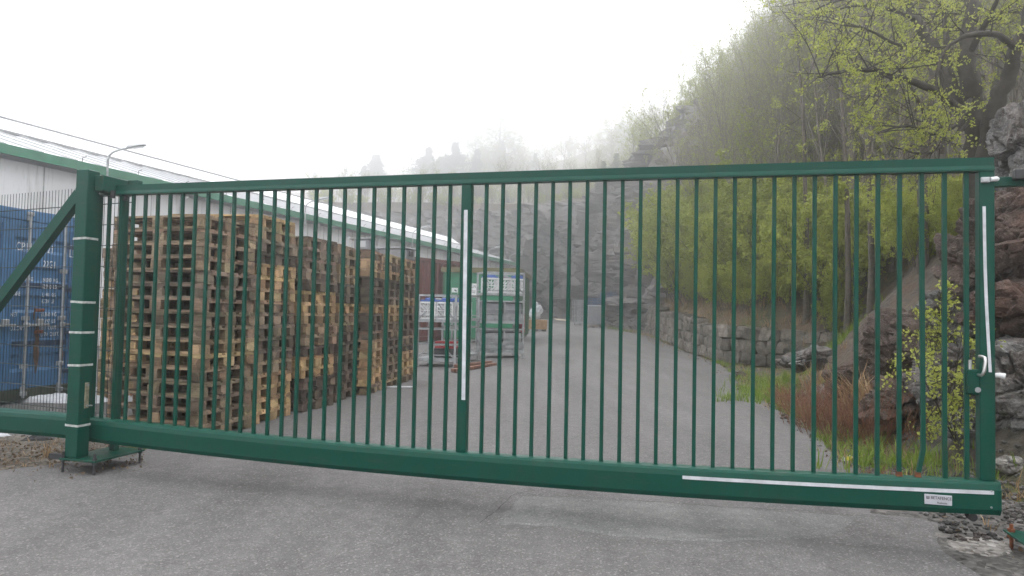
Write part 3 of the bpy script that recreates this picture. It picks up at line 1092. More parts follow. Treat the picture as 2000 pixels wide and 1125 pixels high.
ue = gate_uz(1924, 640)[0]
b = MB()
tp = [(-.030, .083), (.030, .083), (.030, 0), (-.040, 0), (-.040, .012), (-.030, .034)]
b.prism(tp, bar_u(-26) - .02, ue + .040, ztop, 30)
b.build('top_rail', M['green'], gate)
b = MB(); zb_, zt_ = zbot(ue), ztop(ue)
b.bbox((ue, 0, (zb_ + zt_) / 2), (.082, .07, zt_ - zb_), .004)
b.build('end_post', M['green'], gate)
um = gate_uz(908, 620)[0]
b = MB(); b.bbox((um, 0, (zbot(um) + ztop(um)) / 2), (.075, .066, ztop(um) - zbot(um)), .004)
b.build('middle_post', M['green'], gate)
b = MB(); ut = bar_u(-26) + .0
b.bbox((ut, 0, (zbot(ut) + ztop(ut)) / 2), (.06, .06, ztop(ut) - zbot(ut)), .004)
b.build('tail_post', M['green_algae'], gate)
for k in list(range(-25, 1)) + list(range(2, 28)):
    u = bar_u(k); zb_, zt_ = zbot(u) - .004, ztop(u) + .004
    b = MB()
    if k == 25:   # knocked sideways near its foot
        zk = zb_ + .17
        for (pa, pb) in (((u + .010, zk), (u, zt_)), ((u - .022, zb_), (u + .010, zk))):
            (xa, za), (xb, zb2) = pa, pb
            h = .0125
            vs = []
            for (x_, z_) in ((xa, za), (xb, zb2)):
                for (sx_, sy_) in ((-1, -1), (1, -1), (1, 1), (-1, 1)): vs.append((x_ + sx_ * h, sy_ * h, z_))
            b.add(vs, [(0, 1, 5, 4), (1, 2, 6, 5), (2, 3, 7, 6), (3, 0, 4, 7), (0, 3, 2, 1), (4, 5, 6, 7)])
    elif k == 26:
        zk = zb_ + .17
        b.bbox((u + .004, 0, (zk + zt_) / 2), (.025, .025, zt_ - zk), .002); b.bbox((u + .006, 0, (zb_ + zk) / 2), (.026, .026, zk - zb_ + .004), .002)
    else:
        b.bbox((u, 0, (zb_ + zt_) / 2), (.025, .025, zt_ - zb_), .002, Euler((0, random.uniform(-.0012, .0012), 0)).to_matrix())
    br = b.build('bar', M['green_algae'] if k < -20 else M['green'], gate)
    if k == 25: tag(br, 'bar bent sideways near its foot')
    if k in (24, 25):
        r_ = MB(); ux = u if k == 24 else u - .020
        r_.box((ux, 0, zb_ + .018), (.0285, .0285, .028)); r_.box((ux, 0, zb_ + .006), (.034, .034, .006))
        r_.build('rust_patch', M['rust'], br)
# diagonal brace of the counterbalance tail
ua, za = gate_uz(158, 372); ub, zb2 = gate_uz(-60, 662)
b = MB()
b.box(((ua + ub) / 2, 0, (za + zb2) / 2 - .03), (math.hypot(ua - ub, za - zb2), .07, .088), Euler((0, -math.atan2(za - zb2, ua - ub), 0)).to_matrix())
b.box((ua + .06, 0, za - .022), (.16, .068, .085))
b.build('diagonal_brace', M['green'], gate)
# white reflective strips
u0, z1 = gate_uz(910, 410, -.034); u1, z2 = gate_uz(905, 781, -.034)
b = MB(); b.box(((u0 + u1) / 2 - .0, -.0342, (z1 + z2) / 2), (.028, .0024, z1 - z2), Euler((0, math.atan2(u0 - u1, z1 - z2), 0)).to_matrix())
b.build('reflective_strip', M['tape'], gate)
b = MB(); n = 14
for i in range(n):
    t0, t1 = i / n, (i + 1) / n
    def sp(t):
        x = 1922 + 12 * t - 5 * math.sin(t * math.pi) * .5
        return gate_uz(x, 403 + 324 * t, -.036)
    (ua_, za_), (ub_, zb3) = sp(t0), sp(t1)
    hw = .0085
    b.add([(ua_ - hw, -.0352, za_), (ua_ + hw, -.0352, za_), (ub_ + hw, -.0352, zb3), (ub_ - hw, -.0352, zb3),
           (ua_ - hw, -.0375, za_), (ua_ + hw, -.0375, za_), (ub_ + hw, -.0375, zb3), (ub_ - hw, -.0375, zb3)],
          [(4, 5, 6, 7), (0, 3, 2, 1), (0, 1, 5, 4), (3, 7, 6, 2), (0, 4, 7, 3), (1, 2, 6, 5)])
b.build('reflective_strip', M['tape'], gate)
us, zs = gate_uz(1333, 927, -.07); ue2, ze2 = gate_uz(1941, 958, -.07)
b = MB(); n = 24
fz = lambda u: zs + (ze2 - zs) * (u - us) / (ue2 - us) + 0.0
b.prism([(-.0712, -.011), (-.0712, .011), (-.0735, .011), (-.0735, -.011)], us, ue2, lambda u: zbot(u) - .062, n)
b.build('reflective_strip', M['tape'], gate)
# maker's plate with its lettering
up_, zp_ = gate_uz(1832, 971.5, -.07)
zp_ = zbot(up_) - .118
b = MB(); b.bbox((up_, -.0722, zp_), (.148, .0044, .060), .0015)
pl = b.build('maker_plate', M['label_grey'], gate)
RT = (math.pi / 2, 0, 0)
text('BETAFENCE', .0245, M['text_black'], pl, (up_ - .040, -.0748, zp_ + .003), RT, sx=.86)
text('Robusta', .0165, M['text_black'], pl, (up_ - .006, -.0748, zp_ - .022), RT)
b = MB()
for k, h in enumerate((.016, .016, .016)):
    b.box((up_ - .062 + k * .0062, -.0748, zp_ + .011), (.0032, .0012, h))
b.box((up_ - .056, -.0748, zp_ + .004), (.016, .0012, .003))
b.build('emblem', M['text_black'], pl)
# lock case with lever handle and cylinder
ul, zl = gate_uz(1900, 746, -.02)
b = MB(); b.bbox((ul, -.012, zl), (.068, .05, .150), .008)
lk = b.build('lock_case', M['green'], gate)
b = MB(); uh = ul + .024
b.tube([(uh, -.03, zl + .045), (uh, -.075, zl + .045), (uh + .004, -.088, zl + .052), (uh + .012, -.090, zl + .075), (uh + .018, -.090, zl + .13), (uh + .016, -.086, zl + .152), (uh + .010, -.07, zl + .157), (uh + .004, -.04, zl + .157)], .0095, 10)
b.build('handle', M['chrome'], lk, smooth=True)
b = MB(); b.tube([(ul - .012, -.012, zl + .07), (ul - .012, -.012, zl + .128)], .0105, 10); b.tube([(ul - .012, -.012, zl + .126), (ul - .012, -.012, zl + .133)], .0095, 10)
b.build('lock_bolt', M['chrome'], lk)
b = MB(); b.tube([(ul + .020, -.036, zl - .045), (ul + .020, -.043, zl - .045)], .016, 16); b.box((ul + .020, -.0445, zl - .045), (.004, .004, .016)); 
b.build('lock_cylinder', M['steel'], lk)
b = MB(); b.tube([(ue + .04, -.005, zl + .045), (ue + .075, -.005, zl + .045), (ue + .10, -.01, zl + .04)], [.012, .016, .018], 10)
b.build('latch_tongue', M['white_plastic'], gate)
# striker at the top of the end post
uk, zk = gate_uz(1926, 352, -.037)
b = MB(); b.bbox((uk - .008, -.045, zk), (.046, .02, .034), .003); b.bbox((uk - .010, -.0565, zk), (.030, .004, .020), .001); 
stk = b.build('catch_plate', M['steel'], gate)
b = MB(); b.tube([(uk + .018, -.05, zk + .002), (uk + .05, -.05, zk + .004), (uk + .062, -.045, zk + .004)], [.014, .016, .010], 10)
b.build('roller', M['white_plastic'], stk)

# ------------------------------------------------------------------ guide portal at the left end
def gw(u, v, z=0.0):
    return Vector((GX + u * gc + v * gs, GY - u * gs + v * gc, z))


upost = None
FV = -.17
u_a, _ = gate_uz(149, 700, FV - .06)
PU = gate_uz(157.5, 700, FV)[0]
PT = gate_uz(178, 330, FV - .06)[1]
gp = empty('gate_post', gw(PU, FV), -GA)
tag(gp, 'green gate guide post banded with white tape beside the pallets', 'gate post')
PW = .122
ZPL = .115
b = MB(); b.bbox((0, 0, (ZPL + PT) / 2), (PW, PW, PT - ZPL), .006)
post = b.build('post', M['green'], gp)
for (ya) in (467, 590, 649, 713, 830):
    zz = gate_uz(165, ya, FV)[1]
    b = MB(); h = PW / 2 + .0022
    tl = random.uniform(-.05, .05)
    vs = []
    for z_ in (-.009, .009):
        for (x_, y_) in ((-h, -h), (h, -h), (h, h), (-h, h)):
            vs.append((x_, y_, zz + z_ + tl * x_ - .06 * y_ * 0))
    b.add(vs, [(0, 1, 5, 4), (1, 2, 6, 5), (2, 3, 7, 6), (3, 0, 4, 7)])
    b.build('tape_band', M['tape_grey'], gp)
zlp = gate_uz(176, 773, FV)[1]
b = MB(); b.bbox((PW / 2 + .004, .012, zlp), (.008, .042, .21), .003)
lp = b.build('strike_plate', M['brass'], gp)
b = MB()
for dz in (-.085, .085): b.tube([(PW / 2 + .006, .012, zlp + dz), (PW / 2 + .016, .012, zlp + dz)], .011, 6)
b.tube([(PW / 2 + .01, .028, zlp - .085), (PW / 2 + .045, .03, zlp - .083)], .006, 6)
b.build('bolt', M['steel'], lp)
# raised base plate on threaded studs
b = MB(); b.bbox((.10, .17, ZPL - .009), (.36, .52, .016), .003)
bp = b.build('base_plate', M['green_algae'], gp)
for (x_, y_) in ((-.06, -.07), (.255, -.07), (-.06, .40), (.255, .40)):
    b = MB(); b.tube([(x_, y_, -.02), (x_, y_, ZPL + .05)], .010, 8); b.tube([(x_, y_, ZPL - .001), (x_, y_, ZPL + .016)], .018, 6); b.tube([(x_, y_, ZPL - .032), (x_, y_, ZPL - .018)], .018, 6)
    b.build('stud', M['dark_metal'], bp)
b = MB(); b.box((-.22, .10, .075), (.30, .05, .045)); b.build('cover_strip', M['dark_metal'], gp)
# head piece with the guide rollers, and the rear leg
z1 = ztop(0) + .10
b = MB(); b.bbox((.085, .16, z1 - .03), (.13, .30, .13), .004); b.bbox((.20, .29, z1 - .02), (.10, .06, .12), .004)
hd = b.build('guide_head', M['green_algae'], gp)
b = MB()
for y_ in (.105, .235): b.tube([(.15, y_, z1 - .14), (.15, y_, z1 - .08)], .022, 12)
b.build('guide_roller', M['black'], hd)
rl = gate_uz(243, 378, .13)[0] - PU
zr = gate_uz(243, 366, .13)[1]
b = MB(); b.bbox((rl, .13 - FV, (ZPL + zr) / 2), (.052, .06, zr - ZPL), .005)
b.build('rear_leg', M['green_algae'], gp)
b = MB(); b.box((rl - .035, .13 - FV - .04, zr - .055), (.022, .012, .05)); b.build('bracket', M['steel_dull'], gp)

# ------------------------------------------------------------------ catch post beyond the right hand end
cpu = gate_uz(2046, 650, .0)[0]
cp = empty('catch_post', gw(cpu, .02), -GA)
tag(cp, 'green catch post with receiving arm and bolted foot plate at right', 'gate post')
zc = gate_uz(1960, 356, .03)[1]
b = MB(); b.bbox((0, .0, 1.28), (.10, .10, 2.4), .004); b.build('post', M['green'], cp)
ul_ = gate_uz(1937, 356, .03)[0] - cpu
b = MB(); b.bbox((ul_ / 2, .01, zc + .0), (-ul_, .05, .058), .003); b.build('receiving_arm', M['green'], cp)
ub_ = gate_uz(1976, 340, -.03)[0] - cpu
b = MB(); b.bbox((ub_ / 2 + .01, -.05, gate_uz(1990, 340, -.05)[1]), (-ub_, .05, .06), .004); b.build('guide_channel', M['dark_metal'], cp)
fx_, fz_ = gate_uz(1958, 1012, -.02)
b = MB(); b.bbox((-.04, -.05, .10), (.30, .30, .012), .002)
fp = b.build('foot_plate', M['green'], cp)
for (x_, y_) in ((-.16, -.17), (-.04, -.17), (-.16, .06), (.06, -.17)):
    b = MB(); b.tube([(x_, y_, -.02), (x_, y_, .15)], .011, 8); b.tube([(x_, y_, .106), (x_, y_, .124)], .020, 6); b.tube([(x_, y_, .07), (x_, y_, .088)], .020, 6)
    b.build('stud', M['rust'], fp)


# ------------------------------------------------------------------ welded mesh fences
def mesh_panel(L_, z0, z1, pitch=.05, rows=None, r_=.0028):
    b = MB(); x = 0
    while x <= L_ + 1e-6:
        b.tube([(x, 0, z0), (x, 0, z1)], r_, 5); x += pitch
    z = z0 + .03
    while z < z1 - .02:
        for s_ in (-1, 1):
            b.tube([(-.01, s_ * .0062, z), (L_ + .01, s_ * .0062, z)], r_ * 1.15, 5)
        z += .2
    return b


fo = at(257, 600, 6.9 * 1.02)
fl = at(78, 452, 6.95); fr = at(257, 452, 6.38)
fd = (fl - fr); fd.z = 0; fd.normalize()
fa = math.atan2(-fd.y, -fd.x)
ztop_f = at(78, 374, 6.95).z
org = Vector((fr.x, fr.y, 0)) + fd * 4.2
mf = empty('mesh_fence', (org.x, org.y, 0), fa)
tag(mf, 'dark green welded mesh fence panel in front of the blue container', 'fence')
mesh_panel(4.2, .10, ztop_f).build('mesh_panel', M['wire'], mf, fix=False)
b = MB(); b.bbox((1.55, .05, ztop_f / 2 - .05), (.06, .04, ztop_f + .05), .003); b.build('post', M['green'], mf)
ro = gw(cpu, .22)
rf = empty('mesh_fence', (ro.x + .0 + .04 * gc, ro.y - .04 * gs, 0), -GA)
tag(rf, 'green mesh fence running on beyond the catch post by the rock', 'fence')
mesh_panel(1.6, .15, 2.45).build('mesh_panel', M['wire'], rf, fix=False)
b = MB(); b.bbox((.5, .05, 1.2), (.06, .04, 2.5), .003); b.build('post', M['green'], rf)

# ------------------------------------------------------------------ blue container, door end towards the pallets
c0 = on_ground(0, 793); c1 = on_ground(148, 768)
dirv = Vector((.20, .98, 0)).normalized()
kx = math.atan2(dirv.y, dirv.x)
# local x: along the door face (away from the camera); local y: towards the yard is -y -> door face at y = 0, body towards +y
pos = Vector((c0.x, c0.y, 0))
ct = empty('shipping_container', pos + dirv * 1.235, kx)     # origin at the far bottom corner of the door face
tag(ct, 'blue steel shipping container with white numbers on its rusty doors', 'container')
M['rust_dull'] = plain('thin_rust_wash', (.095, .052, .03), .9, 0, .5, 14)
W_, Hc, Lc = 2.438, 2.591, 6.05
Z0 = .04
b = MB()
# corrugated sides and back, roof
def corr(b, p0, p1, z0, z1, nrm, pitch=.28, dep=.036):
    L_ = (p1 - p0).length; t = (p1 - p0).normalized(); x = 0; P = []
    while x < L_:
        for (f, o) in ((0, 0), (.25, 0), (.38, 1), (.75, 1), (.88, 0)):
            if x + f * pitch <= L_: P.append((x + f * pitch, o))
        x += pitch
    P.append((L_, 0))
    vs = []
    for (s_, o) in P:
        q = p0 + t * s_ - nrm * dep * o
        vs += [(q.x, q.y, z0), (q.x, q.y, z1)]
    b.add(vs, [(2 * i, 2 * i + 2, 2 * i + 3, 2 * i + 1) for i in range(len(P) - 1)])
corr(b, Vector((-W_, .1, 0)), Vector((-W_, Lc, 0)), Z0 + .15, Z0 + Hc - .08, Vector((-1, 0, 0)))
corr(b, Vector((0, .1, 0)), Vector((0, Lc, 0)), Z0 + .15, Z0 + Hc - .08, Vector((1, 0, 0)))
b.box((-W_ / 2, Lc / 2, Z0 + Hc - .05), (W_ - .02, Lc - .02, .05)); b.box((-W_ / 2, Lc / 2, Z0 + .12), (W_ - .02, Lc - .02, .06))
b.box((-W_ / 2, Lc - .02, Z0 + Hc / 2), (W_ - .1, .04, Hc - .3))
b.build('body', M['blue'], ct)
b = MB()
for x in (-.06, -W_ + .06): b.bbox((x, .05, Z0 + Hc / 2), (.11, .10, Hc - .26), .006)
b.build('corner_post', M['blue_dark'], ct)
b = MB(); b.bbox((-W_ / 2, .045, Z0 + Hc - .075), (W_ - .26, .09, .15), .006); b.build('header', M['blue'], ct)
b = MB(); b.bbox((-W_ / 2, .045, Z0 + .075), (W_ - .26, .10, .15), .006); b.build('sill', M['foot_green'], ct)
for x in (-.09, -W_ + .09):
    for z in (Z0 + .06, Z0 + Hc - .06):
        b = MB(); b.bbox((x, .06, z), (.178, .162, .118), .008); cc = b.build('corner_casting', M['blue_dark'] if z < 1 else M['steel_dull'], ct)
        b = MB(); b.tube([(x, -.0225, z - .012), (x, -.0225, z + .012)], .030, 12)
        bb = MB(); bb.box((x, -.0235, z), (.05, .006, .075)); bb.build('lock_hole', M['black'], cc)
# two doors with pressed horizontal ribs
dz0, dz1 = Z0 + .16, Z0 + Hc - .16
for side in (0, 1):
    xa = -.13 if side == 0 else -W_ / 2 - .008
    xb = -W_ / 2 + .008 if side == 0 else -W_ + .13
    xm, wd = (xa + xb) / 2, abs(xa - xb)
    b = MB()
    # profile in (y, z): flat with six shallow pressed bands
    pf = [(0, dz0)]
    bands = [(dz0 + .22, .20), (dz0 + .62, .20), (dz0 + 1.02, .20), (dz0 + 1.42, .20), (dz0 + 1.85, .16)]
    for (zb_, hh) in bands:
        pf += [(0, zb_), (.032, zb_ + .045), (.032, zb_ + hh), (0, zb_ + hh + .045)]
    pf.append((0, dz1))
    n = len(pf)
    inset = .085
    x_l, x_r = min(xa, xb), max(xa, xb)
    vs = []
    for (y_, z_) in pf: vs += [(x_l + inset, y_ + .012, z_), (x_r - inset, y_ + .012, z_)]
    b.add(vs, [(2 * i, 2 * i + 1, 2 * i + 3, 2 * i + 2) for i in range(n - 1)])
    for xx in (x_l + inset / 2, x_r - inset / 2): b.box((xx, .02, (dz0 + dz1) / 2), (inset, .045, dz1 - dz0))
    for zz in (dz0 + .03, dz1 - .03): b.box((xm, .0205, zz), (wd - 2 * inset, .044, .06))
    dr = b.build('door', M['blue'], ct)
    b = MB(); b.box((x_r - .004 if side == 0 else x_l + .004, .01, (dz0 + dz1) / 2), (.03, .05, dz1 - dz0 + .02)); b.build('gasket', M['black'], dr)
    # hinges on the outer edge
    hx = -.12 if side == 0 else -W_ + .12
    for zz in (dz0 + .18, dz0 + .74, dz0 + 1.36, dz0 + 1.98):
        b = MB(); b.bbox((hx - .08 * (1 if side == 0 else -1), -.012, zz), (.20, .018, .055), .005); b.tube([(hx + .015, -.016, zz - .05), (hx + .015, -.016, zz + .05)], .016, 8)
        b.build('hinge', M['blue_dark'], dr)
    for xr in ((xm + .30), (xm - .28)):
        b = MB(); b.tube([(xr, -.045, Z0 + .03), (xr, -.045, Z0 + Hc - .03)], .0185, 10)
        rod = b.build('lock_rod', M['steel_dull'], ct)
        for zz in (Z0 + .09, Z0 + Hc - .06):
            b = MB(); b.bbox((xr, -.045, zz), (.085, .05, .055), .006); b.bbox((xr, -.03, zz - .05 if zz > 1 else zz + .05), (.05, .05, .09), .006); b.build('cam_keeper', M['steel_dull'], rod)
        for zz in (dz0 + .30, dz0 + .95, dz0 + 1.62):
            b = MB(); b.bbox((xr, -.034, zz), (.085, .06, .06), .006); b.build('bracket', M['steel_dull'], rod)
        b = MB(); zz = Z0 + 1.02
        b.bbox((xr + .17, -.062, zz), (.36, .014, .032), .004); b.bbox((xr, -.055, zz), (.07, .04, .06), .006)
        b.build('rod_handle', M['steel_dull'], rod)
        b = MB(); b.bbox((xr + .22, -.035, zz + .03), (.09, .05, .10), .006)
        b.build('handle_keeper', M['steel_dull'], rod)
    b = MB()
    for (x_, zt_, zb_, w__) in ((xm - .06, dz0 + .98, dz0 + .18, .075), (xm + .36, dz0 + .62, dz0 + .16, .055), (xm - .12, dz0 + 1.10, dz0 + .92, .03)):
        N_ = 26; vs = []
        for i in range(N_ + 1):
            z_ = zt_ + (zb_ - zt_) * i / N_; k_ = math.sin(math.pi * (i + .6) / (N_ + 1.2)) ** .5
            for s_ in (-1, 1): vs.append((x_ + s_ * w__ * .5 * k_ * (.7 + .8 * abs(nz(z_ * 7, s_ * 3.1, x_ * 5))), -.0035, z_))
        b.add(vs, [(2 * i, 2 * i + 1, 2 * i + 3, 2 * i + 2) for i in range(N_)])
    b.build('rust_streak', M['rust_dull'], dr)
    for z_ in (dz0 + 1.06, dz0 + .76):
        b = MB(); b.bbox((xm - .05, -.02, z_), (.15, .03, .045), .008); b.build('rusty_clasp', M['rust'], dr)
    b = MB()
    for z_ in (dz0 + 1.42, dz0 + .62):
        b = MB(); b.box((xm, .010, z_ - .02), (wd - .22, .012, .075)); b.build('dark_band', M['blue_dark'], dr)
    if side == 0:
        T = M['text_white']; RX = (math.pi / 2, 0, math.pi)
        def ctext(s_, sz, x_, z_, sx=.72, al='LEFT'):
            # text reads left to right for a viewer in the yard (towards +x is away from the camera)
            return text(s_, sz, T, dr, (x_, -.004, z_), (math.pi / 2, 0, 0), sx=sx, align=al)
        L0 = x_l
        # the camera sees local +x to the right
        ctext('CPIU 175921', .155, L0 + .10, Z0 + 2.03, .70)
        ctext('1', .145, L0 + .985, Z0 + 2.03, .7)
        b = MB(); 
        for (cx_, cz_, w__, h__) in ((L0 + 1.015, Z0 + 2.005, .10, .010), (L0 + 1.015, Z0 + 2.165, .10, .010), (L0 + .967, Z0 + 2.085, .010, .16), (L0 + 1.063, Z0 + 2.085, .010, .16)): b.box((cx_, -.004, cz_), (w__, .003, h__))
        b.build('digit_box', T, dr)
        ctext('22G1', .140, L0 + .52, Z0 + 1.82, .70)
        x2, x3 = L0 + .06, L0 + .52
        for i, (a_, c_) in enumerate((('MAX. GROSS', '24,000  KG'), ('', '52,910  LB'), ('TARE', '2,140  KG'), ('', '4,720  LB'), ('', ''), ('NET', '21,860  KG'), ('', '48,197  LB'), ('CU.CAP.', '33.1  CU.M.'), ('', '1,170  CU.FT.'))):
            zz = Z0 + 1.62 - i * .093 - (.02 if i > 1 else 0)
            if a_: ctext(a_, .078, x2, zz, .72)
            if c_: ctext(c_, .078, x3, zz, .72)
# ------------------------------------------------------------------ pallets
PR = random.Random(11)
PT_ = [(.27, .20, .135), (.20, .155, .115), (.30, .22, .145), (.125, .098, .076), (.35, .25, .15), (.40, .275, .15), (.235, .175, .12)]


def deck_mesh(seed):
    r_ = random.Random(seed); b = MB()
    st = random.getstate(); random.seed(seed)
    y = -.4; ws = (.145, .10, .145, .10, .145); gap = (.8 - sum(ws)) / 4
    for w_ in ws:
        b.box((r_.uniform(-.004, .004), y + w_ / 2, .133), (1.2 + r_.uniform(-.008, .004), w_, .0215), Euler((r_.uniform(-.006, .006), r_.uniform(-.003, .003), r_.uniform(-.003, .003))).to_matrix(), jit=.0018)
        y += w_ + gap
    for x in (-.5275, 0, .5275): b.box((x, r_.uniform(-.005, .005), .1110), (.145, .8, .0215), None, jit=.0022)
    random.setstate(st)
    return b.mesh('deck', M['wood'])


def skid_mesh(seed, w_=.10):
    r_ = random.Random(seed); b = MB()
    st = random.getstate(); random.seed(seed)
    b.box((0, 0, .011), (1.2 + r_.uniform(-.006, .006), w_, .0215), None, jit=.0022)
    for x in (-.5275, 0, .5275): b.box((x + r_.uniform(-.007, .007), r_.uniform(-.004, .004), .061), (.145 + r_.uniform(-.006, .002), w_ + .012, .078), Euler((0, 0, r_.uniform(-.06, .06))).to_matrix(), jit=.003)
    random.setstate(st)
    return b.mesh('skid', M['wood'])


DECKS = [deck_mesh(s) for s in range(6)]
SKIDS = [skid_mesh(20 + s, .10) for s in range(4)]
SKIDM = [skid_mesh(40 + s, .145) for s in range(4)]
ORD = ['topmost', 'second from the top', 'third from the top', 'fourth from the top', 'fifth from the top', 'sixth from the top', 'seventh from the top', 'eighth from the top', 'ninth from the top', 'tenth from the top', 'eleventh from the top', 'twelfth from the top', 'thirteenth from the top', 'fourteenth from the top', 'fifteenth from the top', 'sixteenth from the top', 'lowest', 'lowest']
TN = ['weathered', 'grey weathered', 'brown', 'dark', 'light brown', 'yellow newer', 'dull brown']
proto = None


def place_pallet(loc, rz, tone, label, grp, top=False):
    """one pallet: a deck and three skids, each a mesh of its own"""
    global proto
    if proto is None:
        o = empty('wooden_pallet', loc, rz); ch = []
        ch.append(put('deck', DECKS[0], o))
        for y in (-.35, 0, .35): ch.append(put('skid', (SKIDM if y == 0 else SKIDS)[0], o, (0, y, 0)))
        proto = (o, ch)
    else:
        o, ch = copy_tree(proto[0], proto[1], loc, rz)
        ch[0].data = PR.choice(DECKS)
        for c in ch[1:]: c.data = PR.choice(SKIDM if abs(c.location.y) < .1 else SKIDS)
    base = [v * .98 for v in PT_[tone]]
    for c in ch:
        k = PR.uniform(.8, 1.2)
        cc = [min(1, x * k * PR.uniform(.94, 1.06)) for x in base]
        if PR.random() < .12: cc = [x * .7 for x in cc]
        c.color = (*cc, 1)
    o.location = loc; o.rotation_euler = (PR.uniform(-.006, .006), PR.uniform(-.006, .006), rz)
    tag(o, label, 'pallet', grp)
    return o


SN = ['nearest stack', 'second stack of the row', 'third stack of the row', 'fourth stack of the row', 'fifth stack of the row', 'sixth stack of the row', 'last stack of the row']
# front right bottom corner of each stack, turn, number of pallets, tones allowed from the bottom up
ROW = [(-3.165, 7.0, 17, 16), (-2.96, 7.95, 11, 17), (-2.71, 8.95, 15, 16), (-2.49, 9.93, 4, 16), (-2.24, 10.83, 4, 16), (-2.12, 11.75, 7, 16), (-1.99, 12.65, 7, 16)]
TONES = [[0, 0, 6, 6, 6, 4, 4, 0, 6, 6, 1, 1, 0, 0, 0, 0], [5, 5, 5, 5, 6, 1, 1, 1, 1, 0, 4, 5, 5, 3, 1, 2, 5], [3, 3, 3, 5, 5, 3, 0, 0, 4, 5, 5, 3, 1, 1, 1, 1], [3, 3, 3, 3, 1, 3, 3, 0, 6, 5, 3, 3, 0, 4, 1, 0], [6, 5, 5, 5, 5, 4, 1, 3, 3, 5, 3, 3, 3, 4, 4, 0], [0, 1, 1, 1, 3, 3, 6, 6, 5, 5, 1, 3, 3, 5, 6, 2], [6, 5, 5, 5, 3, 1, 3, 3, 3, 6, 4, 3, 3, 2, 4, 4]]
TOPS = []
for si, (cx_, cy_, an, n) in enumerate(ROW):
    a = R(an)
    side = Vector((math.sin(a), math.cos(a), 0))      # away from the camera, 0.8 m
    front = Vector((-math.cos(a), math.sin(a), 0))    # to the left, 1.2 m
    drift = Vector((0, 0, 0))
    z = .004
    for k in range(n):
        drift += Vector((PR.uniform(-.010, .010), PR.uniform(-.006, .006), 0)); drift *= .93
        c = Vector((cx_, cy_, 0)) + side * .4 + front * .6 + drift + Vector((PR.uniform(-.018, .018), PR.uniform(-.012, .012), z))
        tone = TONES[si][k % len(TONES[si])]
        i = n - 1 - k
        pos_ = 'lowest' if k == 0 else ORD[i]
        place_pallet(c, -a + PR.uniform(-.018, .018), tone, f'{TN[tone]} wooden pallet, {pos_} in the {SN[si]}', 'stacked wooden pallets', k == n - 1)
        z += .1445
    TOPS.append((Vector((cx_, cy_, z)) + drift, side, front))
# a paler stack behind, seen between the gate post and the nearest stack
for k in range(15):
    tone = 5 if 3 < k < 12 else (0 if k > 11 else 4)
    place_pallet(Vector((-5.20 + PR.uniform(-.02, .02), 10.0 + PR.uniform(-.02, .02), .004 + k * .1445)), -R(20) + PR.uniform(-.02, .02), tone, f'{TN[tone]} wooden pallet, {"lowest" if k == 0 else ORD[14 - k]} in the stack behind the gate post', 'stacked wooden pallets')
# loose broken bits on the third stack
t, sd_, fr_ = TOPS[2]
for (f_, s_, w_, h_, lb) in ((.45, .12, .30, .10, 'broken grey pallet block lying on the third pallet stack'),):
    o = empty('wood_offcut', t + fr_ * f_ + sd_ * s_, -.3); b = MB(); b.box((0, 0, h_ / 2), (w_, .12, h_), jit=.008); q = b.build('block', M['wood'], o); q.color = (.17, .15, .13, 1); tag(o, lb, 'wood piece')
# things left on the stacks
t, sd_, fr_ = TOPS[4]
o = empty('metal_box', t + fr_ * .16 + sd_ * .14, -R(18)); tag(o, 'small pale metal box with a window standing on the fifth pallet stack', 'box')
b = MB(); b.bbox((0, 0, .085), (.26, .20, .17), .012); bx = b.build('body', M['grey_plastic'], o)
b = MB(); b.bbox((0, 0, .178), (.29, .23, .018), .005); b.build('lid', M['steel_dull'], o)
b = MB(); b.bbox((.01, -.102, .09), (.15, .006, .10), .002); b.build('window', M['lamp_glass'], o)
t6, sd6, fr6 = TOPS[6]
o = empty('metal_rail', (0, 0, 0)); tag(o, 'long thin aluminium rail lying across the pallet stacks', 'rail')
b = MB(); b.tube([TOPS[4][0] + fr_ * .40 + Vector((0, .15, .20)), t6 + fr6 * .55 + Vector((0, .2, .16))], .022, 6); b.build('tube', M['steel'], o)
o = empty('plastic_case', t6 + fr6 * .36 + sd6 * .42 + Vector((0, 0, .0)), -R(17)); tag(o, 'grey plastic case with a lid on top of the last pallet stack', 'case')
b = MB(); b.bbox((0, 0, .10), (.74, .44, .20), .02); b.build('body', M['grey_plastic'], o)
b = MB(); b.bbox((0, 0, .215), (.78, .48, .035), .01); ld = b.build('lid', M['grey_plastic'], o)
b = MB(); b.bbox((.40, -.02, .12), (.03, .16, .10), .01); b.build('handle', M['dark_metal'], o)
b = MB(); b.bbox((-.30, -.232, .12), (.10, .024, .13), .006); b.build('latch', M['steel'], o)

# ------------------------------------------------------------------ white crates in metal stillages
def crate_mesh():
    b = MB(); L_, D_, H_ = .41, .32, .42; th_ = .012
    for sx_ in (-1, 1):
        for ax in (0, 1):
            ln = L_ if ax == 0 else D_
            off = (D_ if ax == 0 else L_) / 2 * sx_
            def wb(u, z, w_, h_, rot=0.0):
                if ax == 0: b.box((u, off, z), (w_, th_, h_), Euler((0, rot, 0)).to_matrix())
                else: b.box((off, u, z), (th_, w_, h_), Euler((rot, 0, 0)).to_matrix())
            wb(0, H_ - .022, ln, .044); wb(0, .02, ln, .04); wb(0, H_ * .5, ln, .022)
            for e in (-1, 1): wb(e * (ln / 2 - .016), H_ / 2, .032, H_)
            wb(0, H_ / 2, .026, H_)
            for half in (-1, 1):
                for row in (0, 1):
                    zc_ = .125 + row * .17
                    for k in range(2):
                        wb(half * (ln * .14 + k * .085 * ln / .4), zc_, .024, .16, half * .78 * (1 if ax == 0 else -1))
    b.box((0, 0, .006), (L_ - .02, D_ - .02, .010))
    return b.mesh('crate_body', M['white_plastic'])


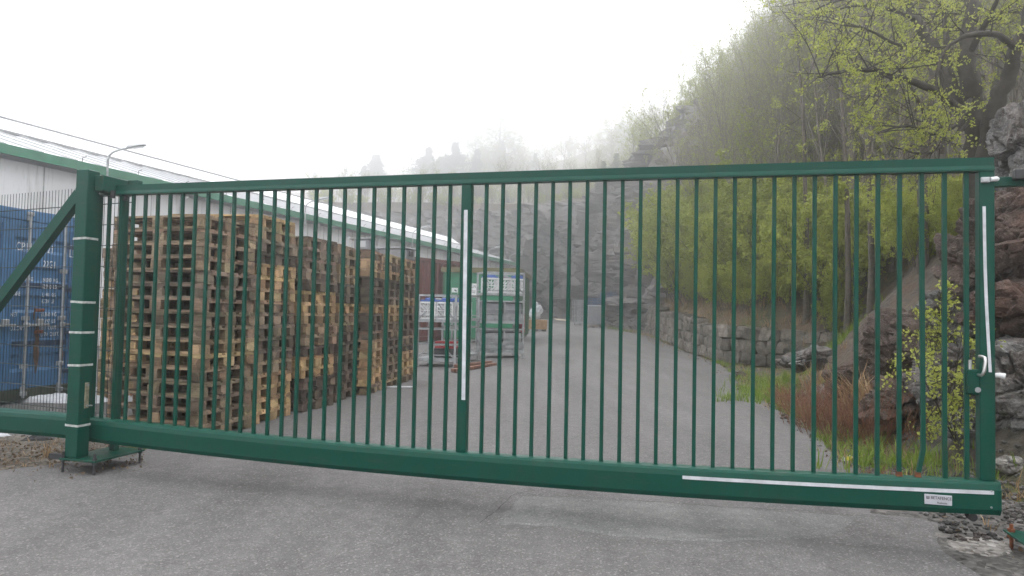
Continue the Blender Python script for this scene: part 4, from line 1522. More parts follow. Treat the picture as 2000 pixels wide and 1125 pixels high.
def lid_blob(seed, mat):
    b = MB(); r_ = random.Random(seed)
    b.bbox((0, 0, .442), (.385, .295, .04), .008)
    for k in range(3): b.bbox((r_.uniform(-.1, .1), r_.uniform(-.08, .08), .475 + r_.uniform(0, .02)), (r_.uniform(.1, .2), r_.uniform(.08, .16), r_.uniform(.03, .07)), .012, Euler((0, 0, r_.uniform(-.5, .5))).to_matrix())
    return b.mesh('crate_load', mat)


CR = crate_mesh(); LB = [lid_blob(1, M['blue_plastic']), lid_blob(2, M['grey_plastic']), lid_blob(3, M['blue_plastic'])]
cproto = None


def crate(loc, rz, load, label):
    global cproto
    if cproto is None:
        o = empty('plastic_crate', loc, rz)
        ch = [put('crate_body', CR, o), put('crate_load', LB[load], o)]
        cproto = (o, ch)
    else:
        o, ch = copy_tree(cproto[0], cproto[1], loc, rz)
        ch[1].data = LB[load]
    tag(o, label, 'crate', 'white slotted crates in the metal stillages')
    return o


def stillage(loc, rz, L_, D_, H_, label, panel=False, mid=False, bars=2):
    o = empty('metal_stillage', loc, rz); tag(o, label, 'stillage', 'metal stillages in the yard')
    for (x_, y_) in ((-1, -1), (1, -1), (1, 1), (-1, 1)):
        b = MB(); b.bbox((x_ * (L_ / 2 - .025), y_ * (D_ / 2 - .025), H_ / 2), (.05, .05, H_), .004)
        b.bbox((x_ * (L_ / 2 - .025), y_ * (D_ / 2 - .025), .012), (.085, .085, .024), .004)
        b.build('leg', M['steel_dull'], o)
    b = MB()
    for y_ in (-1, 1): b.box((0, y_ * (D_ / 2 - .02), .17), (L_ - .1, .04, .07))
    for x_ in (-1, 1): b.box((x_ * (L_ / 2 - .02), 0, .17), (.04, D_ - .1, .07))
    b.box((0, 0, .20), (L_ - .06, D_ - .06, .012))
    b.build('base_tray', M['steel_dull'], o)
    b = MB()
    for y_ in (-1, 1): b.box((0, y_ * (D_ / 2 - .02), H_ - .02), (L_ - .1, .035, .04))
    for x_ in (-1, 1): b.box((x_ * (L_ / 2 - .02), 0, H_ - .02), (.035, D_ - .1, .04))
    b.build('top_frame', M['steel_dull'], o)
    if bars:
        b = MB()
        for k in range(bars):
            z_ = .28 + (H_ - .40) * k / max(1, bars)
            b.box((0, D_ / 2 - .02, z_), (L_ - .1, .022, .022)); b.box((0, -D_ / 2 + .02, z_), (L_ - .1, .022, .022))
            for x_ in (-1, 1): b.box((x_ * (L_ / 2 - .02), 0, z_), (.022, D_ - .1, .022))
        if mid: b.box((0, -D_ / 2 + .02, H_ / 2 + .08), (.045, .04, H_ - .26))
        b.build('side_rail', M['steel_dull'], o)
    if panel:
        b = MB(); b.box((0, D_ / 2 - .045, H_ * .58), (L_ - .1, .012, H_ * .76)); b.box((0, -D_ / 2 + .045, .31), (L_ - .1, .012, .20)); b.build('panel', M['steel_dull'], o)
    for s_ in (-1, 1):
        b = MB(); b.box((s_ * (L_ / 2 - .13), -D_ / 2 + .02, .30), (.22, .018, .03), Euler((0, s_ * .8, 0)).to_matrix()); b.build('corner_brace', M['steel_dull'], o)
    return o


ga = -R(14)
pA = at(856, 716, 16.4); pA.z = gz(pA.y)
sA = Vector((pA.x + .03, pA.y + .35, pA.z))
stillage(sA, ga, 1.0, .8, .92, 'lower empty steel stillage of the pair right of the pallet row', bars=2)
stillage(sA + Vector((0, 0, .93)), ga, 1.0, .8, .80, 'upper steel stillage full of white crates, right of the pallet row', bars=1)
b = MB(); o = empty('red_tray', sA + Vector((.02, .0, .215)), ga); tag(o, 'red plastic trays on the floor of the lower stillage', 'tray')
for k in range(2): b.bbox((.12, .05, .24 + k * .12), (.52, .42, .05), .01)
b.build('tray', M['red_plastic'], o)
b = MB(); b.bbox((.12, .05, .11), (.56, .46, .22), .02); b.build('tub', M['dark_metal'], o)
rm = Matrix.Rotation(ga, 3, 'Z')
for (x_, y_, z_, ld_, lb) in ((-.25, -.2, .0, 0, 'white slotted crate with blue lid, front left in the upper stillage'), (.19, -.2, .0, 0, 'white slotted crate with blue lid, front right in the upper stillage'), (-.25, .16, .0, 1, 'white slotted crate at the back left of the upper stillage'), (.19, .16, .0, 2, 'white slotted crate at the back right of the upper stillage')):
    crate(sA + Vector((0, 0, .93 + .207 + z_)) + rm @ Vector((x_, y_, 0)), ga, ld_, lb)
pB = at(897, 700, 17.9); pB.z = gz(pB.y)
sB = Vector((pB.x, pB.y + .3, pB.z))
stillage(sB, ga, .8, .8, .92, 'lower steel stillage partly hidden behind the crate pair', bars=2)
stillage(sB + Vector((0, 0, .93)), ga, .8, .8, .80, 'upper steel stillage partly hidden behind the crate pair', bars=1)
crate(sB + Vector((0, 0, .93 + .207)) + rm @ Vector((.1, -.2, 0)), ga, 0, 'white slotted crate in the half hidden upper stillage')
# tall tower in front of the skip
tA = at(935, 693, 19.0); tA.z = gz(19); tB = at(1013, 690, 19.4)
ctr = (tA + tB) / 2; ctr.z = gz(19.2); ctr.y += .42
tl = (tB - tA).length
ta = math.atan2(tB.y - tA.y, tB.x - tA.x)
rt_ = Matrix.Rotation(ta, 3, 'Z')
for k, (h, lb) in enumerate(((.82, 'bottom steel stillage of the tall tower before the green skip'), (.78, 'middle steel stillage of the tall tower before the green skip'), (.80, 'top steel stillage of the tall tower, holding white crates'))):
    zz = (0, .83, 1.62)[k]
    stillage(ctr + Vector((0, 0, zz)), ta, tl, .84, h, lb, panel=k < 2, mid=k < 2, bars=3 if k < 2 else 1)
for (x_, ld_, lb) in ((-.40, 0, 'white slotted crate with blue lid, left on top of the tall tower'), (0.0, 1, 'white slotted crate with grey lid, middle on top of the tall tower'), (.39, 2, 'white slotted crate, right on top of the tall tower')):
    crate(ctr + Vector((0, 0, 1.62 + .207)) + rt_ @ Vector((x_, -.22, 0)), ta, ld_, lb)
for (x_, z_, m_, lb) in ((-.28, .83, 'grey_plastic', 'grey plastic bin, left in the middle stillage of the tower'), (.28, .83, 'grey_plastic', 'grey plastic bin, right in the middle stillage of the tower'), (-.28, 0, 'steel_dull', 'dull metal bin, left in the bottom stillage of the tower'), (.28, 0, 'steel_dull', 'dull metal bin, right in the bottom stillage of the tower')):
    o = empty('storage_bin', ctr + Vector((0, 0, z_ + .208)) + rt_ @ Vector((x_, -.05, 0)), ta); tag(o, lb, 'bin', 'bins in the stillage tower')
    b = MB()
    H_ = .54
    for (c_, d_) in (((0, -.28, H_ / 2), (.5, .02, H_)), ((0, .28, H_ / 2), (.5, .02, H_)), ((-.24, 0, H_ / 2), (.02, .54, H_)), ((.24, 0, H_ / 2), (.02, .54, H_)), ((0, 0, .01), (.46, .54, .02))): b.box(c_, d_)
    b.build('body', M[m_], o)
    b = MB(); b.box((0, -.292, H_ - .03), (.52, .012, .04)); b.box((0, .292, H_ - .03), (.52, .012, .04)); b.build('rim', M['dark_metal'], o)
o = empty('red_canister', ctr + Vector((0, 0, .83 + .208)) + rt_ @ Vector((tl / 2 + .08, .05, -.35)), ta); tag(o, 'narrow dark red canister at the side of the stillage tower', 'canister')
b = MB(); b.bbox((0, 0, .28), (.12, .3, .56), .02); b.build('body', M['red_plastic'], o)
b = MB(); b.tube([(0, 0, .55), (0, 0, .62)], .03, 10); b.build('cap', M['black'], o)

# ------------------------------------------------------------------ green open skip container
s0 = at(864, 521, 25.7); s1 = at(1014, 524, 25.5); s2 = at(1038, 536, 29.9)
ax_ = Vector((s1.x - s0.x, s1.y - s0.y, 0)); FW = ax_.length
an = math.atan2(ax_.y, ax_.x) - .03
SKL = 5.2; zt = 2.98; zb = gz(26) + .12
sk = empty('skip_container', (s1.x, s1.y, 0), an); tag(sk, 'large green open skip container with rusty rim behind the crate tower', 'skip')
# local x: front from right (0) to left (-FW), y away
b = MB(); b.box((-FW / 2, .03, (zt + zb) / 2), (FW - .1, .06, zt - zb - .1)); fr = b.build('front_wall', M['skip'], sk)
b = MB()
for x_ in (-FW * .5,): b.box((x_, -.03, (zt + zb) / 2), (.08, .06, zt - zb - .2))
b.build('stiffener', M['skip'], fr)
for sx_ in (0, 1):
    xx = -.06 if sx_ == 0 else -FW + .06
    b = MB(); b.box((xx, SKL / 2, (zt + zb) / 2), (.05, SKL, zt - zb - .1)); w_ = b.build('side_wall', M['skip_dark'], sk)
    b = MB(); y_ = .3
    while y_ < SKL:
        b.box((xx + (.06 if sx_ == 0 else -.06), y_, (zt + zb) / 2 - .05), (.07, .09, zt - zb - .25)); y_ += .58
    b.build('rib', M['skip_dark'], w_)
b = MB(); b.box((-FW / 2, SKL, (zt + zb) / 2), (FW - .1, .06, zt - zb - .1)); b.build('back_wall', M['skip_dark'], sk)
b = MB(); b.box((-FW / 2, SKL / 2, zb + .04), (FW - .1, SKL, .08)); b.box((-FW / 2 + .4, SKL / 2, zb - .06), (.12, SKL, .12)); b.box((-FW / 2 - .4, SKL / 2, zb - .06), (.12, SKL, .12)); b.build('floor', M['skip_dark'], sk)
b = MB(); b.box((-FW / 2, 0, zt - .08), (FW + .06, .20, .18)); b.box((.0, SKL / 2 + .1, zt - .08), (.18, SKL - .02, .16)); b.box((-FW, SKL / 2 + .1, zt - .08), (.18, SKL - .02, .16)); b.box((-FW / 2, SKL + .1, zt - .08), (FW - .2, .16, .16))
b.build('rim', M['skip_rust'], sk)
def on_front(px, py):
    q = at(px, py, 25.5); v = Vector((q.x - s1.x, q.y - s1.y, 0))
    return v.x * math.cos(an) + v.y * math.sin(an), q.z
x_, z_ = on_front(924, 565); b = MB(); b.bbox((x_, -.012, z_), (.24, .02, .44), .003); sg = b.build('sign', M['sign_white'], sk)
text('GN', .17, M['text_black'], sg, (x_ - .10, -.024, z_ + .06), RT, sx=.75)
b = MB(); b.box((x_, -.0235, z_ - .06), (.16, .003, .02)); b.box((x_, -.0235, z_ - .12), (.12, .003, .02)); b.build('print_line', M['text_black'], sg)
x_, z_ = on_front(886, 568); b = MB(); b.bbox((x_, -.012, z_), (.24, .02, .24), .003); sg = b.build('sign', M['sign_white'], sk)
b = MB(); b.box((x_, -.0235, z_ - .085), (.22, .003, .06)); b.build('green_stripe', M['fascia'], sg)
b = MB(); b.box((x_ + .03, -.0235, z_ + .02), (.10, .003, .05), Euler((0, .6, 0)).to_matrix()); b.build('symbol', M['text_black'], sg)
# red oxide container behind, its long side to the camera
rc = at(872, 514, 27.5)
rcx = rc.x + .6
ro_ = empty('shipping_container', (rcx, 27.2, 0), bang - R(16)); tag(ro_, 'reddish brown corrugated container behind the pallets and the skip', 'container')
zc0, zc1 = gz(27) + .02, at(845, 511, 27.2).z
b = MB(); corr(b, Vector((-6.05, 0, 0)), Vector((0, 0, 0)), zc0 + .16, zc1 - .12, Vector((0, -1, 0))); b.box((-3.02, 1.22, zc1 - .06), (6.0, 2.36, .06)); b.box((-3.02, 2.42, (zc0 + zc1) / 2), (6.0, .04, zc1 - zc0 - .2)); b.box((-.02, 1.22, (zc0 + zc1) / 2), (.04, 2.3, zc1 - zc0 - .2)); b.box((-6.02, 1.22, (zc0 + zc1) / 2), (.04, 2.3, zc1 - zc0 - .2)); b.build('body', M['red_oxide'], ro_)
b = MB(); b.box((-3.02, .03, zc1 - .05), (6.06, .10, .12)); b.build('top_rail', M['red_oxide'], ro_)
b = MB(); b.box((-3.02, .03, zc0 + .08), (6.06, .10, .15)); b.build('bottom_rail', M['red_oxide'], ro_)
for x_ in (-.08, -5.97):
    b = MB(); b.box((x_, .04, (zc0 + zc1) / 2), (.16, .12, zc1 - zc0 - .02)); b.build('corner_post', M['red_oxide'], ro_)

# ------------------------------------------------------------------ things lying in the yard
def bar_thing(p0, p1, w_, h_, lb, mat):
    d_ = p1 - p0; o = empty('timber', (p0 + p1) / 2, math.atan2(d_.y, d_.x)); tag(o, lb, 'timber', 'brown timbers on the asphalt')
    b = MB(); b.bbox((0, 0, h_ / 2), (d_.length, w_, h_), .006); b.build('beam', mat, o); return o
bar_thing(on_ground(885, 728), on_ground(966, 713), .12, .07, 'reddish brown timber lying nearest the gate on the asphalt', M['brown_wood'])
bar_thing(on_ground(890, 719), on_ground(958, 709), .12, .07, 'second brown timber lying just behind the first', M['brown_wood'])
ps = on_ground(779, 757); bar_thing(ps + Vector((-.25, -.02, 0)), ps + Vector((.28, .08, 0)), .05, .02, 'thin white lath on the asphalt below the last pallet stack', M['tape'])


def crumple(name, c, sx_, sy_, h_, mat, seed, label, cat, n=26, group=None):
    b = MB(); r_ = random.Random(seed); o_ = r_.uniform(0, 90)
    for j in range(n + 1):
        for i in range(n + 1):
            u, v = i / n * 2 - 1, j / n * 2 - 1
            e = max(0, 1 - (abs(u) ** 2.4 + abs(v) ** 2.4))
            k = 1 + .25 * nz(u * 2 + o_, v * 2)
            zz = h_ * (e ** .45) * (.55 + .8 * abs(nz(u * 2.3 + o_, v * 2.3, 1)) + .45 * abs(nz(u * 6 + o_, v * 6, 2)))
            b.v.append((u * sx_ * k, v * sy_ * k, max(.003, zz)))
    for j in range(n):
        for i in range(n):
            k = j * (n + 1) + i
            b.f.append((k, k + 1, k + n + 2, k + n + 1)); b.mi.append(0)
    base = len(b.v)
    o = b.build(name, mat, None, False, c); o.rotation_euler = (0, 0, r_.uniform(-.4, .4))
    return tag(o, label, cat, group)


c = on_ground(125, 783); crumple('plastic_sheet', c, .62, .24, .09, M['sheet_plastic'], 3, 'long crumpled white plastic sheet on the ground beside the blue container', 'plastic sheet')
c = on_ground(207, 775); crumple('plastic_sheet', c, .22, .18, .17, M['sheet_plastic'], 4, 'heaped white plastic sheet behind the gate post', 'plastic sheet')
c = on_ground(262, 784); crumple('plastic_bag', c, .12, .10, .16, M['sheet_plastic'], 5, 'small white bag with an orange scrap beside the nearest pallets', 'bag')
crumple('wrapper', c + Vector((.02, -.06, .10)), .045, .04, .05, M['orange'], 6, 'orange wrapper lying on the small white bag', 'wrapper', 10)
# crate with a bundle wrapped in white film
p = at(1046, 641, 36.5); p.z = gz(36.5)
o = empty('wooden_crate', p, .1); tag(o, 'plywood crate standing beyond the green skip', 'crate')
b = MB(); b.bbox((0, 0, .35), (1.1, .9, .50), .01); b.build('body', M['brown_wood'] if 0 else plain('yellow_crate_wood', (.34, .20, .09), .8, 0, .25, 9), o)
b = MB()
for x_ in (-.45, 0, .45): b.box((x_, 0, .05), (.12, .9, .10))
b.build('skid', M['bark_dark'], o)
rr_ = random.Random(3)
bm = bmesh.new(); bmesh.ops.create_icosphere(bm, subdivisions=4, radius=1)
for v in bm.verts:
    q = v.co
    k = 1 + .5 * nz(q.x * 2.2 + 4, q.y * 2.2, q.z * 2.2) + .45 * abs(nz(q.x * 4.5, q.y * 4.5, q.z * 4.5)) - .35 * abs(nz(q.x * 9, q.y * 9, q.z * 9))
    v.co = Vector((q.x * .40 * k + .08 * math.sin(q.z * 4), q.y * .34 * k, .60 + q.z * .58 * k)) * .72
me = bpy.data.meshes.new('wrapped_bundle'); bm.to_mesh(me); bm.free(); me.materials.append(M['sheet_plastic'])
o = put('wrapped_bundle', me, None, p + Vector((0, 0, .58))); tag(o, 'tall bundle wrapped in crinkled white film on the plywood crate', 'bundle')
# white board on the ground near the cliff
p = on_ground(1096, 627); o = empty('loose_board', p, .2); tag(o, 'pale flat board lying at the foot of the cliff', 'board'); b = MB(); b.bbox((0, 0, .10), (1.0, .8, .04), .004, Euler((.12, .08, 0)).to_matrix()); b.build('board', M['ply'], o)
# roll cages
for i, px in enumerate((1125, 1137)):
    p = at(px, 630, 47); p.z = gz(47)
    o = empty('roll_cage', p, .1); tag(o, ['tall wire roll cage, the left of two near the cliff', 'tall wire roll cage beside the wrapped pallet load'][i], 'roll cage', 'roll cages near the cliff')
    b = MB()
    for x_ in (-.18, .18):
        for y_ in (-.35, .35): b.tube([(x_, y_, .15), (x_, y_, 1.7)], .022, 6)
    for z_ in (.2, .6, 1.0, 1.4, 1.69):
        for y_ in (-.35, .35): b.tube([(-.18, y_, z_), (.18, y_, z_)], .014, 5)
        for x_ in (-.18, .18): b.tube([(x_, -.35, z_), (x_, .35, z_)], .014, 5)
    for k in range(5):
        for y_ in (-.35, .35): b.tube([(-.18 + .36 * k / 4, y_, .2), (-.18 + .36 * k / 4, y_, 1.69)], .008, 4)
    b.build('cage', M['steel'], o)
    b = MB(); b.box((0, 0, .15), (.44, .78, .05)); b.build('base', M['steel_dull'], o)
    for x_ in (-.16, .16):
        b = MB(); b.tube([(x_ - .02, -.32, .06), (x_ + .02, -.32, .06)], .06, 10); b.build('caster', M['black'], o)
# wrapped pallet load and blue pallets
p = at(1161, 634, 43.6); p.z = gz(43.6)
o = empty('pallet_load', p, .06); tag(o, 'square pallet load wrapped in dark film with a white top near the cliff', 'pallet load')
b = MB(); b.bbox((0, 0, .75), (.98, .98, 1.2), .05); b.build('load', M['grey_plastic'], o)
b = MB(); b.bbox((0, 0, 1.36), (1.0, 1.0, .06), .01); b.build('top_sheet', M['sheet_plastic'], o)
b = MB(); b.box((0, 0, .13), (1.06, 1.0, .03)); b.box((-.45, 0, .06), (.12, 1.0, .12)); b.box((.45, 0, .06), (.12, 1.0, .12)); b.box((0, 0, .06), (.12, 1.0, .12)); b.build('pallet', M['wood'], o).color = (.3, .25, .2, 1)


def blue_pallet(loc, rz, lb):
    o = empty('plastic_pallet', loc, rz); tag(o, lb, 'pallet', 'blue plastic pallets near the cliff')
    b = MB(); b.box((0, 0, .125), (1.2, .8, .05)); b.build('deck', M['blue_pale'], o)
    b = MB()
    for y_ in (-.34, 0, .34):
        b.box((0, y_, .012), (1.2, .12, .024))
        for x_ in (-.52, 0, .52): b.box((x_, y_, .062), (.15, .12, .078))
    b.build('skids', M['blue_pale'], o)
M['blue_pale'] = plain('faded_blue_plastic', (.05, .095, .19), .5, 0, .12, 8)
OW = ['lowest', 'second', 'third', 'fourth', 'fifth', 'sixth', 'seventh', 'eighth', 'ninth', 'tenth']
for k in range(3): blue_pallet(p + Vector((-.02, 0, 1.40 + k * .152)), .06, f'blue plastic pallet on the wrapped load, {OW[k]} from below')
p2 = at(1190, 628, 46.5); p2.z = gz(46.5)
for k in range(10): blue_pallet(p2 + Vector((random.uniform(-.03, .03), 0, .75 + k * .152)), .1 + random.uniform(-.03, .03), f'blue plastic pallet, {OW[k]} from below in the tall stack at the cliff')
o = empty('pallet_load', p2, .1); tag(o, 'low dark wrapped load under the tall blue pallet stack', 'pallet load')
b = MB(); b.bbox((0, 0, .44), (1.1, .8, .60), .04); b.build('load', M['grey_plastic'], o)
b = MB(); b.box((0, 0, .07), (1.2, .8, .14)); b.build('pallet', M['wood'], o).color = (.25, .2, .15, 1)

# ------------------------------------------------------------------ plants
NR = random.Random(21)


def rvec():
    while True:
        v = Vector((NR.uniform(-1, 1), NR.uniform(-1, 1), NR.uniform(-1, 1)))
        if .05 < v.length < 1: return v.normalized()


def limb(b, pts, r0, r1, n=5):
    m_ = len(pts)
    b.tube(pts, [r0 + (r1 - r0) * i / (m_ - 1) for i in range(m_)], n, cap=False)


def grow(b, tips, p, d, L, r, lvl, sp, spread):
    """recursive limb; sp: per level (children, ratio, angle, wiggle, tropism, steps)"""
    ch, ratio, ang, wig, trop, steps = sp[lvl]
    pts = [p.copy()]; q = p.copy(); d = d.normalized()
    for i in range(steps):
        d = (d + rvec() * wig + Vector((0, 0, trop))).normalized()
        q = q + d * (L / steps); pts.append(q.copy())
    last = lvl == len(sp) - 1
    r1 = r * (.25 if not last else .4)
    limb(b, pts, r, r1, 6 if lvl == 0 else (4 if lvl == 1 else 3))
    if last or lvl >= len(sp) - 2:
        for i in range(1, len(pts)): tips.append((pts[i], (pts[i] - pts[i - 1]).normalized()))
    if last: return
    for k in range(ch):
        t = spread[lvl] + (1 - spread[lvl]) * (k + NR.random()) / ch
        f = t * steps; i = min(steps - 1, int(f)); pp = pts[i].lerp(pts[i + 1], f - i)
        dd = (pts[i + 1] - pts[i]).normalized()
        side = (rvec() - dd * rvec().dot(dd)); side = side - dd * side.dot(dd)
        if side.length < .05: side = dd.orthogonal()
        nd = dd * math.cos(ang) + side.normalized() * math.sin(ang)
        rr_ = max(.0022, (r + (r1 - r) * t) * .6)
        grow(b, tips, pp, nd, L * ratio * NR.uniform(.65, 1.2) * (1.15 - .5 * t), rr_, lvl + 1, sp, spread)


def leaf(b, p, size, elong=1.6):
    a = rvec(); c = rvec(); c = (c - a * c.dot(a))
    if c.length < .1: c = a.orthogonal()
    c.normalize()
    s = size * NR.uniform(.6, 1.25)
    h = a.cross(c) * s * .18
    b.add([p, p + a * s * elong * .5 + c * s * .5 + h, p + a * s * elong, p + a * s * elong * .5 - c * s * .5 + h], [(0, 1, 2, 3)])


def crown(tips, n, size, spreadr=.05, per=3, keep=None):
    b = MB()
    for _ in range(n):
        p, d = NR.choice(tips)
        if keep and not keep(p): continue
        for k in range(per):
            leaf(b, p + rvec() * spreadr * NR.random() + d * NR.uniform(-.06, .04), size)
    return b


PROTO = {}


def make(name, kind, barkm, leafm, stems, sp, spread, height, rad, nleaf, lsize, spreadr, per, lean=.15, base=.1, keep=None, crown_name='crown'):
    tb = MB(); tips = []
    for s_ in range(stems):
        an = NR.uniform(0, 6.28)
        off = Vector((math.cos(an), math.sin(an), 0)) * base * (NR.random() if stems > 1 else 0)
        d = Vector((math.cos(an) * lean * NR.uniform(.3, 1.3), math.sin(an) * lean * NR.uniform(.3, 1.3), 1))
        grow(tb, tips, off + Vector((0, 0, -.15)), d, height * NR.uniform(.75, 1.0), rad * NR.uniform(.7, 1.1), 0, sp, spread)
    tm = tb.mesh('trunk', barkm, True)
    cm = crown(tips, nleaf, lsize, spreadr, per, keep).mesh('crown', leafm) if nleaf else None
    PROTO.setdefault(kind, []).append((name, tm, cm, max(v[2] for v in tb.v)))


# bare upright saplings with opening buds
for i in range(3):
    make('spring_tree', 'sap', M['bark_pale'], M['leaf_olive'], 2 + i, [(15, .42, .5, .07, .05, 9), (8, .45, .55, .12, .12, 5), (5, .5, .55, .18, .10, 3), (0, 0, 0, .2, .05, 2)], (.28, .15, .2, 0), 9.0, .055, 1500, .04, .05, 3, .24, .25)
# leafier saplings
for i in range(3):
    make('spring_tree', 'green', M['bark'], M['leaf'], 3 + i, [(11, .45, .6, .08, .05, 8), (6, .5, .65, .14, .08, 4), (4, .55, .7, .2, .05, 3), (0, 0, 0, .2, .03, 2)], (.22, .15, .2, 0), 6.0, .035, 1700, .05, .06, 4, .3, .3)
# bushes
for i in range(4):
    make('spring_bush', 'bush', M['bark'], M['leaf_bright'] if i % 2 else M['leaf'], 8 + i, [(8, .42, .55, .10, .04, 6), (5, .5, .7, .18, .05, 4), (0, 0, 0, .2, .05, 3)], (.15, .15, 0), 2.9, .016, 2300, .055, .065, 5, .42, .5, None, 'leaves')
# small leafy ground bush
for i in range(2):
    make('low_bush', 'low', M['bark'], M['leaf_bright'], 9, [(7, .5, .7, .15, .0, 4), (4, .5, .8, .2, .02, 3), (0, 0, 0, .2, .02, 2)], (.1, .1, 0), 1.0, .008, 2200, .042, .06, 3, .8, .35, None, 'leaves')
# far trees: a round bare one, a tall narrow one, evergreens
for i in range(2):
    make('bare_tree', 'round', M['bark_pale'], M['leaf_olive'], 1, [(13, .62, .85, .06, .0, 7), (7, .55, .7, .12, .04, 5), (5, .5, .7, .2, .03, 3), (0, 0, 0, .25, .0, 2)], (.3, .2, .2, 0), 10, .19, 2600, .07, .12, 2, .06, 0)
for i in range(2):
    make('birch_tree', 'birch', M['bark_pale'], M['leaf_olive'], 1, [(48, .30, .9, .02, .0, 14), (11, .5, .7, .12, .02, 4), (6, .5, .7, .2, -.05, 3), (0, 0, 0, .2, -.08, 2)], (.14, .15, .2, 0), 16, .2, 5200, .085, .15, 3, .03, 0)


def evergreen(h, w_, seed, n=2600, pine=False):
    r_ = random.Random(seed); tb = MB(); tips = []
    tb.tube([(0, 0, -.3), (.05, 0, h * .5), (0, .03, h * .98)], [h * .018, h * .011, .012], 6, cap=False)
    cb = MB()
    layers = 26
    for k in range(layers):
        t = .12 + .86 * k / layers
        z = h * t
        wr = w_ * (1 - t) ** (.8 if not pine else .55) * (.65 + .6 * r_.random()) * (1 if not pine else .7 + .5 * math.sin(t * 9 + seed)) + .12
        for j in range(9):
            an = r_.uniform(0, 6.28); L_ = wr * r_.uniform(.6, 1.1)
            e = Vector((math.cos(an) * L_, math.sin(an) * L_, z + (-.18 if not pine else .25) * L_))
            s_ = Vector((0, 0, z))
            tb.tube([s_, s_.lerp(e, .5) + Vector((0, 0, .08 * L_)), e], [.03, .02, .008], 3, cap=False)
            for q in range(26):
                p = s_.lerp(e, r_.uniform(.2, 1.04)) + rvec() * .26 * (1 + .05 * h) * r_.random()
                leaf(cb, p, .17, 1.6); leaf(cb, p + rvec() * .15, .15, 1.6)
    PROTO.setdefault('pine' if pine else 'spruce', []).append(('evergreen_tree', tb.mesh('trunk', M['bark']), cb.mesh('crown', M['needle']), max(v[2] for v in cb.v)))


evergreen(10, 3.4, 1); evergreen(12, 3.6, 2); evergreen(10, 4.6, 3, pine=True)
FIRST = {}


def plant(kind, loc, label, cat, group, scale=1.0, rz=None, variant=None, tilt=0.0):
    i = variant if variant is not None else NR.randrange(len(PROTO[kind]))
    name, tm, cm, h = PROTO[kind][i]
    key = (kind, i)
    if rz is None: rz = NR.uniform(0, 6.28)
    sc = (scale * NR.uniform(.92, 1.08), scale * NR.uniform(.92, 1.08), scale)
    if key not in FIRST:
        o = empty(name, loc, rz); o.scale = sc
        ch = [put('trunk' if 'bush' not in name else 'stems', tm, o)]
        if cm: ch.append(put('crown' if 'bush' not in name else 'leaves', cm, o))
        FIRST[key] = (o, ch)
    else:
        o, ch = copy_tree(*FIRST[key], loc, rz, sc)
    o.rotation_euler = (NR.uniform(-tilt, tilt), NR.uniform(-tilt, tilt), rz)
    return tag(o, label, cat, group)


def slope_spot(x, y): return Vector((x, y, th(x, y)))


def zone(y): return 'near end' if y < 23 else ('middle' if y < 30 else 'far end')


# bushes along the top of the wall and on the slope
cnt = 0
tries = 0
used = []
while cnt < 120 and tries < 5000:
    tries += 1
    y = NR.uniform(11.5, 36); d = NR.uniform(.9, 4.2) if y > 17 else NR.uniform(2.6, 7.0)
    if y > 36: d += 3.4
    x = xf(y) + d
    if any((x - a) ** 2 + (y - c) ** 2 < .5 for a, c in used): continue
    used.append((x, y)); cnt += 1
    if 1000 + FPX * x / y < 1300: cnt -= 1; continue
    low = d < 1.6 and y < 30
    plant('bush', slope_spot(x, y), (f'low light green bush at the top edge of the stone wall, {zone(y)}' if d < 2 else f'light green leafing bush on the slope above the stone wall, {zone(y)}') if y > 17 else 'bright green leafing bush on the slope behind the rocks by the gate', 'bush', 'leafing bushes on the slope', (.42 + .18 * NR.random()) if low else min(1.5, max(.35, (CAM_H + .2 * y - th(x, y)) / 2.9 * NR.uniform(.7, 1.08))), tilt=.12)
# small trees higher up
cnt = 0; tries = 0; used2 = []
while cnt < 150 and tries < 6000:
    tries += 1
    y = NR.uniform(13, 52); d = NR.uniform(2.4, 15) if y > 17 else NR.uniform(4.5, 14)
    if y > 36: d += 3.2
    x = xf(y) + d
    if x / y > .85: continue
    if any((x - a) ** 2 + (y - c) ** 2 < .8 for a, c in used2): continue
    used2.append((x, y)); cnt += 1
    k = 'sap' if NR.random() < (.82 if y > 18 else .6) else 'green'
    lb = {'sap': 'slender bare twigged sapling on the wooded slope', 'green': 'slender fresh green sapling on the wooded slope'}[k]
    lb += ', ' + ('behind the near bushes' if y < 22 else ('above the middle of the stone wall' if y < 32 else 'towards the fog by the cliff'))
    sc = NR.uniform(.8, 1.15) * (1.0 if k == 'sap' else .95)
    if y > 36 : sc *= .8
    px = 1000 + FPX * x / y
    yt = max(-400, 235 - (px - 1310) * 1.3) + NR.uniform(-10, 45)
    hm_ = CAM_H + (614 - yt) / FPX * y - th(x, y)
    if hm_ < 2.2: cnt -= 1; continue
    sc = min(sc, hm_ / (8.6 if k == 'sap' else 6.0))
    plant(k, slope_spot(x, y), lb, 'tree', 'saplings on the wooded slope', sc, tilt=.10)

